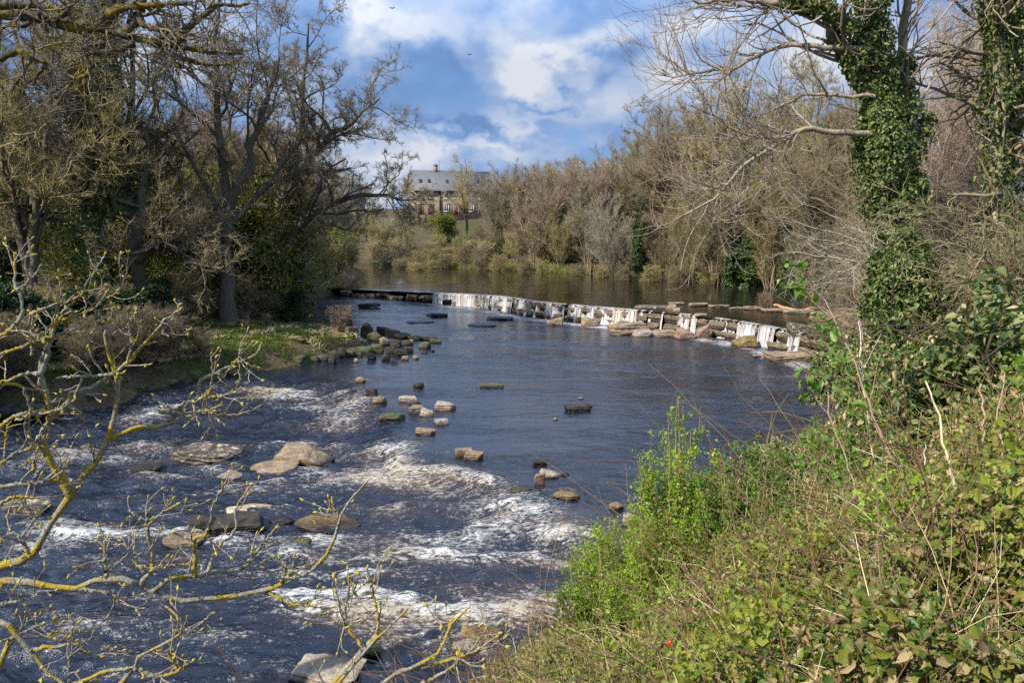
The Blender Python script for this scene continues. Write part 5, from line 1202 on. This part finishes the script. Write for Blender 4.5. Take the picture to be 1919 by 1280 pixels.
def canes(n, L, r, top, seed, thr, lean=1.0, K=6, dmax=24, wig=.16):
    C = cover(n, 1.9, dmax, U, .15, seed=seed, thr=thr); m = len(C)
    d = nrm(np.array([0, 0, 1.0]) + lean * RG.normal(size=(m, 3))); d[:, 2] = np.abs(d[:, 2])
    Q = np.empty((m, K, 3)); Q[:, 0] = C; st = L * RG.uniform(.35, 1.3, m) / (K - 1)
    for k in range(1, K):
        d = nrm(d + wig * RG.normal(size=(m, 3)) + np.array([0, 0, -.10])); Q[:, k] = Q[:, k - 1] + d * st[:, None]
    g = h_ground(Q[:, :, 0], Q[:, :, 1]); Q[:, :, 2] = np.maximum(Q[:, :, 2], g + .03)
    rr = r * RG.uniform(.5, 1.3, (m, 1)) * np.linspace(1, .35, K)[None] * np.clip(np.linalg.norm(C[:, :2], axis=1) / 6, .6, 2)[:, None]
    return tubes(Q, rr, 3)
stuff('dead_stalks', canes(9000, .55, .0042, 1, 5, -.3), TW['straw'])
stuff('bramble_canes', canes(3600, 1.3, .0050, 1, 6, -.5, .8, 9), mat_twig('bramble_cane', [(.10, .05, .035), (.17, .085, .05), (.12, .10, .04), (.22, .15, .09)]))
# ---- leafy shrubs of the near bank
def shoot_bush(name, label, base, n, h, spread, leafn, size, leafm, stemm='oliv', group='leafy shrubs on the near bank', n1=9, L1=.35):
    base = np.array([base[0], base[1], gz(*base) - .05])
    st = []
    for k in range(n):
        a = RG.uniform(0, 6.28); o = spread * math.sqrt(RG.random()); hh = h * RG.uniform(.5, 1.0) * (1.1 - .5 * o / spread)
        st.append([(o * .45 * math.cos(a), o * .45 * math.sin(a), 0), (o * .75 * math.cos(a), o * .75 * math.sin(a), hh * .5), (o * math.cos(a), o * math.sin(a), hh)])
    P = np.stack([spline(s, 10, RG, .012) for s in st]); Rd = np.linspace(.009, .002, 10)[None].repeat(n, 0)
    q1, r1, _ = grow(P, Rd, n1, (.15, .95), L1, R(40), 5, .6, .12, .06, RG, .0018, shrink=.6)
    r = empty(name, base, label=label, cat='shrub', group=group)
    mk('stems', *join([tubes(P, Rd, 5), tubes(q1, r1, 3)]), TW[stemm], r)
    A = np.concatenate([q1.reshape(-1, 3), P[:, 3:].reshape(-1, 3)]); i = RG.integers(0, len(A), leafn)
    mk('leaves', *leaves(A[i] + RG.normal(size=(leafn, 3)) * size * .8, size, RG.normal(size=(leafn, 3)) * .5 + np.array([-.35, -.35, .6]), RG, -.1, .25, .5), LF[leafm], r)
    return r
shoot_bush('leafy_shrub', 'tall yellow-green leafy shrub in the middle of the near bank', (1.62, 6.9), 46, 2.3, .48, 19000, .034, 'lime', n1=12)
shoot_bush('leafy_shrub', 'low dense yellow-green shrub beside the reddish mossy block', (1.12, 6.4), 80, 1.5, .85, 30000, .032, 'lime', n1=12)
shoot_bush('leafy_shrub', 'darker green bushy shrub right of the tall yellow-green one', (2.25, 6.6), 40, 1.4, .6, 12000, .034, 'green')
shoot_bush('leafy_shrub', 'sparse leafy rose bush on the mid slope', (3.0, 6.4), 16, 1.3, .6, 2600, .04, 'green', 'red')
shoot_bush('leafy_shrub', 'small fresh green shrub before the glossy ivy hummock', (4.0, 6.9), 20, 1.2, .5, 3500, .045, 'green', 'red')
shoot_bush('leafy_shrub', 'lime bramble shoots in the bottom right corner', (2.1, 3.2), 22, .55, .55, 1500, .040, 'lime', 'red')
shoot_bush('leafy_shrub', 'lime bramble shoots at the bottom right of centre', (1.2, 3.5), 22, .5, .5, 1300, .040, 'lime', 'red')
# tall single stems
def stem(name, label, pts, Y, r0, mat, leafs=None, twigs=0, cat='stem', group='tall stems on the near bank'):
    Y = Y * .72; r0 = r0 * .75
    Q = np.array([at(a, b, Y + .25 * k / len(pts)) for k, (a, b) in enumerate(pts)]); base = np.array([Q[0][0], Q[0][1], gz(Q[0][0], Q[0][1]) - .05])
    P = spline(np.vstack([[base], Q]) - base, 20, RG, .006)[None]; Rd = np.linspace(r0, r0 * .3, 20)[None]
    r = empty(name, base, label=label, cat=cat, group=group)
    prt = [tubes(P, Rd, 6)]; q1 = None
    if twigs:
        q1, r1, _ = grow(P, Rd, twigs, (.35, 1), .45, R(42), 6, .5, .15, .04, RG, .0022, shrink=.3); prt.append(tubes(q1, r1, 4))
    mk('stalk', *join(prt), TW[mat], r, smooth=True)
    if leafs:
        n, sz, lm = leafs; A = (q1 if q1 is not None else P)[:, -3:].reshape(-1, 3); i = RG.integers(0, len(A), n)
        mk('leaves', *leaves(A[i] + RG.normal(size=(n, 3)) * .035, sz, RG.normal(size=(n, 3)) * .5 + np.array([-.3, -.4, .5]), RG, .1, .25, .55), LF[lm], r)
    return r
stem('tall_stalk', 'thick pale straw stalk leaning left in front of the ivy hummock', [(1816, 1120), (1806, 1020), (1788, 900), (1762, 790), (1738, 715)], 4.3, .016, 'straw')
stem('wild_rose', 'dark young stem with a leafy tip against the weir water', [(1720, 1000), (1690, 900), (1645, 800), (1600, 680), (1568, 610), (1545, 560)], 5.6, .013, 'red', (190, .05, 'green'), 8)
stem('wild_rose', 'thin pale forked stem right of the dark leafy-tipped one', [(1640, 900), (1622, 760), (1612, 660), (1610, 600)], 5.9, .008, 'pale', None, 6)
stem('wild_rose', 'dark upright stem with leaf tufts left of the straw stalk', [(1640, 1010), (1610, 930), (1585, 860), (1560, 780), (1548, 735)], 5.2, .010, 'red', (150, .045, 'green'), 6)
stem('wild_rose', 'reddish upright cane in front of the glossy ivy', [(1862, 1010), (1850, 900), (1842, 800), (1838, 720)], 4.9, .016, 'red')
stem('wild_rose', 'reddish cane at the right edge in front of the ivy', [(1890, 1000), (1884, 880), (1872, 780), (1880, 700)], 4.8, .011, 'red', (60, .05, 'green'), 3)
stem('wild_rose', 'grey dead stake-like stem among the olive ivy', [(1745, 1040), (1738, 960), (1732, 880), (1733, 830)], 5.0, .014, 'greyt')
stem('wild_rose', 'slender leafy stem rising from the olive slope', [(1600, 1010), (1582, 940), (1566, 870), (1562, 820)], 5.4, .008, 'red', (140, .045, 'green'), 5)
stem('wild_rose', 'thin bare stems above the tall yellow-green shrub', [(1255, 900), (1253, 820), (1250, 770)], 9.2, .005, 'red', None, 2)
stem('wild_rose', 'bare reddish sprig left of the tall yellow-green shrub', [(1190, 990), (1178, 930), (1172, 870)], 9.6, .005, 'red', None, 5)
# rose hips
hm = NT('red_hip'); hm = hm.done(hm.principled((.42, .018, .012), .3, None, .5))
for (px, py), lb in zip([(1468, 1112), (1367, 1178), (1256, 1207), (1380, 985)], ['red rose hip highest on the bramble slope, largest', 'red rose hip in the middle of the bramble slope', 'red rose hip lowest left on the bramble slope', 'dark red rose hip by the waterline shrubs']):
    o3 = at(px, py, 3.6)
    for Y in np.linspace(2.5, 9, 120):
        q = at(px, py, Y)
        if q[2] < gz(q[0], q[1]) + .45: o3 = q; break
    D, Fi = ico(3); Pp = D * np.array([.012, .012, .016]) * (1 + .12 * (D[:, 2:] > .85))
    tag(mk('rose_hip', Pp, Fi, hm, smooth=True, loc=o3), lb, 'rose hip', 'red rose hips')
# daffodil-like leaves
q = at(1850, 1240, 3.0); q[2] = gz(q[0], q[1])
for Y in np.linspace(2.2, 6, 80):
    w_ = at(1850, 1250, Y)
    if w_[2] < gz(w_[0], w_[1]) + .3: q = w_; break
P = np.stack([spline([(RG.normal() * .02, 0, -.3), (a * .3, 0, .05), (a, RG.normal() * .03, h)], 8) for a, h in [(-.10, .14), (-.02, .24), (.02, .22), (-.06, .17), (.05, .12)]])
Vb, Fb = tubes(P, np.linspace(.011, .002, 8)[None].repeat(5, 0) * 1.0, 4)
tag(mk('strap_leaf_plant', Vb, Fb, mat_plain('strap_leaf_green', (.07, .17, .05), .4, .2), smooth=True, loc=q), 'tuft of bluish strap-shaped leaves near the bottom right corner', 'plant')

# ================================================================ near branches on the left
rb = np.random.default_rng(77)
def traced(lines, org):
    P = []; Rr = []
    for pts, y0, y1, r0, r1 in lines:
        n = len(pts); Q = np.array([at(a, b, y0 + (y1 - y0) * k / max(1, n - 1)) for k, (a, b) in enumerate(pts)]) - org
        P.append(spline(Q, 36, rb, .0035)); Rr.append(1.28 * np.linspace(r0, r1, 36) * (1 + .14 * rb.normal(size=36)))
    return np.stack(P), np.abs(np.stack(Rr))
lb_ = np.array([-4.9, 3.3, gz(-4.9, 3.3) - .2])
def from_base(pts, Y, mids=((-500, 1500),)):
    return pts
tr_ = [([(-560, 1350), (-300, 1180), (-120, 1110), (0, 1091), (40, 1092), (148, 1105), (175, 1089), (235, 1087), (265, 1099), (286, 1110), (309, 1119), (336, 1127), (376, 1125), (420, 1122), (470, 1112), (501, 1109), (527, 1092), (554, 1085), (585, 1068), (611, 1041), (632, 1001), (640, 965), (660, 932), (686, 905)], 4.0, 4.3, .030, .0045),
    ([(148, 1105), (200, 1112), (225, 1130), (232, 1145)], 4.05, 4.1, .010, .003), ([(632, 1001), (635, 974), (623, 944), (621, 938)], 4.28, 4.3, .006, .004), ([(501, 1109), (527, 1125), (560, 1135), (590, 1135), (603, 1128)], 4.2, 4.15, .009, .004), ([(527, 1092), (533, 1075), (537, 1055)], 4.2, 4.2, .009, .006),
    ([(286, 1110), (316, 1087), (345, 1082), (365, 1080), (390, 1072), (400, 1040), (415, 1020), (440, 995), (443, 950), (458, 925), (470, 908)], 4.1, 4.35, .013, .004), ([(365, 1080), (366, 1045), (366, 1010), (385, 1003), (396, 975), (398, 950), (415, 920), (420, 910)], 4.15, 4.0, .011, .004), ([(390, 1075), (430, 1070), (455, 1065), (475, 1040), (500, 1010), (515, 990)], 4.2, 4.3, .012, .003),
    ([(265, 1095), (285, 1065), (283, 1030), (276, 995), (290, 972), (315, 955), (330, 945)], 4.1, 4.0, .012, .004), ([(276, 995), (276, 965), (280, 955)], 4.05, 4.05, .006, .004), ([(200, 1083), (196, 1045), (198, 1010), (190, 1005)], 4.0, 4.0, .010, .004), ([(285, 1065), (310, 1062), (350, 1058)], 4.05, 4.1, .008, .003), ([(270, 1073), (250, 1050), (240, 1030), (230, 1015)], 4.05, 4.1, .008, .003),
    # rising stem
    ([(-420, 1300), (-200, 1160), (-60, 1085), (0, 1062), (57, 1045), (84, 998), (114, 954), (131, 931), (161, 890), (188, 857), (201, 826), (212, 790), (217, 755), (222, 720), (210, 690), (200, 650), (195, 625), (205, 600)], 4.4, 4.7, .032, .006),
    ([(131, 931), (112, 890), (92, 860), (80, 827), (88, 795), (96, 776), (84, 732), (76, 700), (80, 670), (98, 632), (108, 600), (130, 585)], 4.5, 4.4, .020, .006), ([(201, 826), (230, 812), (255, 803), (312, 796), (336, 766), (366, 752), (376, 715), (403, 699), (447, 679), (480, 662), (489, 645)], 4.6, 4.8, .014, .004), ([(336, 766), (366, 752), (390, 738), (398, 710), (398, 690), (396, 672)], 4.7, 4.7, .010, .004), ([(440, 682), (448, 668), (452, 655)], 4.75, 4.7, .005, .003),
    ([(398, 745), (430, 738), (446, 722), (452, 705)], 4.7, 4.75, .006, .003), ([(312, 796), (370, 775), (430, 778), (470, 770), (490, 758), (508, 740)], 4.65, 4.8, .007, .003), ([(300, 772), (340, 775), (380, 771), (400, 768)], 4.65, 4.6, .009, .004),
    ([(96, 776), (124, 759), (134, 736), (161, 732), (190, 715), (215, 699), (240, 680), (258, 660), (275, 640), (296, 618), (312, 598), (336, 581)], 4.4, 4.6, .014, .004), ([(215, 699), (180, 705), (140, 706), (115, 708)], 4.45, 4.4, .009, .006), ([(240, 680), (246, 640), (240, 610), (243, 600)], 4.5, 4.5, .006, .004), ([(280, 635), (308, 615), (322, 600)], 4.55, 4.6, .005, .003), ([(222, 720), (215, 680), (205, 630), (190, 605), (172, 622)], 4.6, 4.5, .008, .003),
    ([(76, 700), (90, 660), (94, 632), (103, 605), (111, 591), (140, 565), (161, 548), (172, 535)], 4.4, 4.5, .012, .004), ([(94, 632), (70, 640), (40, 650), (10, 660), (-20, 672)], 4.4, 4.3, .009, .006), ([(60, 665), (62, 640), (58, 620)], 4.4, 4.4, .008, .005), ([(76, 700), (50, 700), (20, 712), (0, 718), (-40, 735)], 4.4, 4.3, .010, .006), ([(120, 600), (150, 590), (180, 575), (190, 568)], 4.45, 4.5, .008, .004), ([(111, 591), (106, 565), (104, 560)], 4.42, 4.4, .007, .004),
    ([(-80, 680), (0, 630), (20, 618), (40, 590), (42, 565), (34, 545), (27, 530), (27, 505), (27, 480)], 4.2, 4.3, .014, .005), ([(40, 545), (55, 525), (68, 512), (75, 500)], 4.25, 4.3, .006, .003), ([(60, 590), (100, 570), (140, 560), (170, 520), (190, 490), (196, 475)], 4.35, 4.6, .007, .003), ([(200, 560), (220, 545), (235, 520), (240, 518)], 4.6, 4.6, .005, .003),
    ([(124, 759), (150, 775), (160, 800), (172, 812)], 4.5, 4.5, .008, .003), ([(57, 1045), (40, 1010), (20, 1000), (0, 1012)], 4.3, 4.3, .010, .005), ([(0, 800), (30, 780), (60, 775), (96, 770)], 4.3, 4.4, .009, .008), ([(0, 720), (40, 725), (55, 760), (55, 800), (60, 830)], 4.3, 4.4, .008, .004), ([(0, 915), (30, 908), (70, 905), (100, 900), (118, 905)], 4.3, 4.4, .010, .008), ([(65, 905), (70, 885), (62, 870), (75, 850)], 4.35, 4.4, .008, .004), ([(0, 945), (30, 932), (80, 935)], 4.2, 4.25, .009, .005),
    ([(0, 870), (30, 850), (60, 840), (78, 826)], 4.4, 4.45, .009, .008), ([(10, 860), (10, 830), (16, 795)], 4.4, 4.4, .006, .003),
    # lower twigs
    ([(-400, 1330), (-150, 1200), (0, 1164), (20, 1180), (60, 1223), (84, 1257), (114, 1277), (150, 1310)], 3.7, 3.7, .016, .008), ([(55, 1220), (94, 1213), (145, 1208), (160, 1220), (190, 1230)], 3.7, 3.75, .009, .004), ([(20, 1200), (45, 1185), (80, 1168)], 3.7, 3.75, .006, .003), ([(0, 1135), (40, 1125), (62, 1120), (80, 1100)], 3.8, 3.85, .008, .003), ([(20, 1145), (60, 1157), (95, 1140)], 3.8, 3.9, .005, .002),
    ([(-300, 1420), (-60, 1330), (60, 1305), (158, 1277), (202, 1258), (249, 1253), (253, 1233), (286, 1220), (323, 1199), (346, 1183), (329, 1152), (318, 1139)], 3.6, 3.8, .015, .005), ([(346, 1183), (376, 1169), (397, 1149)], 3.8, 3.85, .006, .003), ([(249, 1253), (289, 1267), (325, 1263), (345, 1250), (360, 1240)], 3.7, 3.7, .010, .004), ([(335, 1258), (320, 1235), (305, 1218)], 3.7, 3.7, .006, .003), ([(128, 1285), (130, 1235), (128, 1195)], 3.65, 3.65, .004, .002),
    ([(200, 1560), (450, 1420), (590, 1330), (634, 1280), (685, 1219), (728, 1177), (765, 1140)], 3.2, 3.4, .016, .004), ([(685, 1219), (665, 1195), (652, 1177), (648, 1150), (650, 1130), (657, 1088)], 3.35, 3.4, .007, .003), ([(709, 1190), (709, 1168), (702, 1130), (696, 1092)], 3.38, 3.4, .006, .003), ([(652, 1177), (630, 1165)], 3.37, 3.37, .004, .002),
    ([(400, 1620), (620, 1400), (718, 1280), (775, 1252), (821, 1224), (840, 1186), (850, 1165), (878, 1144)], 3.1, 3.3, .016, .004), ([(770, 1256), (815, 1245), (859, 1233), (915, 1215), (948, 1196)], 3.2, 3.25, .009, .003), ([(800, 1278), (850, 1250), (860, 1225)], 3.2, 3.2, .006, .003), ([(840, 1190), (826, 1170)], 3.28, 3.28, .005, .003)]
elder = empty('lichened_tree', lb_, label='yellow-lichened budding branches spreading in from the left edge, in front of the rapids', cat='tree')
P, Rd = traced(tr_, lb_)
root = [[(0, 0, 0), (.1, .1, .9), (.5, .3, 1.5)] + [tuple(P[0][0])], [(0, 0, 0), (.05, .1, 1.0), tuple(P[13][0] * .6 + np.array([0, 0, .6])), tuple(P[13][0])], [(0.1, 0, .5), tuple(P[47][0] * .5), tuple(P[47][0])], [(0, 0, .2), tuple(P[52][0] * .5 + np.array([0, 0, .3])), tuple(P[52][0])], [(.1, 0, .2), tuple(P[57][0] * .5), tuple(P[57][0])], [(.1, 0, .1), tuple(P[61][0] * .5), tuple(P[61][0])]]
RP = np.stack([spline(r_, 12) for r_ in root]); RR = np.stack([np.linspace(.07, .032, 12), np.linspace(.07, .034, 12), np.linspace(.04, .016, 12), np.linspace(.04, .016, 12), np.linspace(.04, .017, 12), np.linspace(.04, .017, 12)])
q1, r1, _ = grow(P, Rd, 5, (.2, .95), .20, R(48), 7, .6, .16, .05, rb, .0038, shrink=.3, tip=.6)
q2, r2, _ = grow(q1, r1, 1, (.4, .9), .11, R(45), 5, .8, .14, .06, rb, .0033, shrink=.2, tip=.7)
mk('trunk', *tubes(RP, RR, 10), LICH, elder, smooth=True); mk('branches', *tubes(P, Rd, 8), LICH, elder, smooth=True)
mk('crown', *join([tubes(q1, r1, 5), tubes(q2, r2, 4)]), LICHD, elder, smooth=True)
tips = np.concatenate([P[:, -1], q1[:, -1], q2[:, -1]]); td = nrm(np.concatenate([P[:, -1] - P[:, -3], q1[:, -1] - q1[:, -3], q2[:, -1] - q2[:, -3]]))
bv = []
D, Fi = ico(2)
for a, d in zip(tips, td):
    for s in range(rb.integers(1, 3)):
        ax = nrm(d + .35 * rb.normal(size=3)); e1 = nrm(np.cross(ax, rb.normal(size=3))); e2 = np.cross(ax, e1); L = rb.uniform(.009, .018); w_ = L * .42
        bv.append((a + ax * L * .8 + D[:, 2:] * ax * L * (1) + (D[:, :1] * e1 + D[:, 1:2] * e2) * w_ * (1 - .45 * D[:, 2:]), Fi))
mk('buds', *join(bv), mat_leaf('opening_buds', [(.30, .26, .04), (.42, .36, .05), (.36, .24, .07), (.28, .30, .05)], .3, .5, .15), elder, smooth=True)['kind'] = 'stuff'
# overhanging limb, top left
ob = np.array([-10.5, 7.5, gz(-10.5, 7.5)])
ln = [([(-640, 160), (-300, 40), (-120, 20), (0, 25), (44, 26), (97, 37), (134, 50), (188, 52), (232, 66), (286, 79), (319, 101), (353, 111), (393, 121), (430, 118)], 7.2, 7.4, .13, .012), ([(180, 50), (205, 28), (225, 15), (262, 10), (300, 7), (350, 4)], 7.3, 7.2, .05, .014), ([(232, 66), (250, 45), (262, 20), (268, -10), (275, -60)], 7.3, 7.4, .055, .03), ([(262, 30), (270, 46), (300, 55), (325, 60), (345, 72)], 7.3, 7.1, .035, .01), ([(286, 79), (310, 76), (336, 74), (350, 52), (370, 37), (392, 20), (413, 7), (447, 10), (470, 4)], 7.3, 7.5, .045, .012), ([(319, 84), (360, 92), (400, 98), (455, 100)], 7.35, 7.5, .03, .008),
      ([(155, 50), (162, 70), (165, 80), (180, 86)], 7.3, 7.2, .03, .01), ([(250, 80), (225, 92), (190, 98), (162, 102), (168, 125), (158, 143), (130, 148), (108, 150)], 7.25, 7.0, .032, .010), ([(250, 80), (252, 95), (258, 104)], 7.3, 7.3, .02, .008), ([(0, 10), (40, 8), (80, 14), (120, 16)], 7.1, 7.2, .04, .014), ([(97, 37), (120, 25), (130, 10), (128, -10)], 7.2, 7.2, .03, .015), ([(44, 28), (55, 40), (40, 48), (20, 44), (0, 55)], 7.2, 7.1, .03, .010), ([(0, 110), (20, 100), (35, 95), (60, 110), (85, 118), (70, 140), (60, 160)], 7.0, 7.1, .03, .006), ([(319, 101), (330, 118), (345, 125), (372, 130)], 7.3, 7.2, .025, .007)]
over = empty('overhanging_tree', ob, label='dark lichened limb overhanging the top left corner from a tree beyond the frame', cat='tree')
P, Rd = traced(ln, ob); Rd *= .78
RP = spline([(0, 0, 0), (.1, 0, 2.5), (.0, 0, 5.2), tuple(P[0][0] * np.array([.5, .5, 1]) + np.array([0, 0, -.7])), tuple(P[0][0])], 20)[None]; RP2 = spline([(0, 0, 5.0), (-.4, .2, 8.5), (-.2, .3, 12)], 20)[None]
mk('trunk', *tubes(np.concatenate([RP, RP2]), np.stack([np.linspace(.38, .14, 20), np.linspace(.3, .1, 20)]), 12), BK['grey'], over, smooth=True)
OL = mat_bark('dark_lichened_bark', (.035, .028, .018), (.12, .10, .06), lichen=(.27, .20, .02), lo=.545, scale=12)
mk('limbs', *tubes(P, Rd, 9), OL, over, smooth=True)
q1, r1, _ = grow(P, Rd, 11, (.3, 1), .75, R(50), 8, .4, .24, .02, rb, .006, shrink=.4); q2, r2, _ = grow(q1, r1, 5, (.2, 1), .36, R(45), 6, .6, .24, .05, rb, .0035, shrink=.3)
mk('crown', *join([tubes(q1, r1, 5), tubes(q2, r2, 4)]), mat_bark('twig_bark', (.07, .055, .04), (.24, .20, .15), lichen=(.36, .27, .03), lo=.56, scale=14), over)
bk = mat_plain('dark_plumage', (.03, .03, .035), .7)
# two birds in the sky
for (px, py), lb in zip([(735, 15), (880, 102)], ['dark bird flying highest, upper left in the open sky', 'dark bird flying lower in the open sky']):
    q = at(px, py, 150); V = [(-.75, .1, .25), (-.3, 0, .32), (0, 0, .0), (.3, 0, .32), (.75, .1, .25), (0, .35, .02), (0, -.35, .0), (-.12, -.5, 0), (.12, -.5, 0), (0, 0, .10), (0, 0, -.12), (0, .45, .05)]
    F = [[0, 1, 5], [1, 2, 5], [0, 6, 1], [1, 6, 2], [2, 3, 5], [3, 4, 5], [2, 6, 3], [3, 6, 4], [6, 7, 8], [9, 6, 2], [9, 2, 11], [10, 2, 6], [10, 11, 2], [9, 11, 5]]
    tag(mk('bird', np.array(V) * .8, np.array(F), bk, loc=q), lb, 'bird', 'birds in the sky')
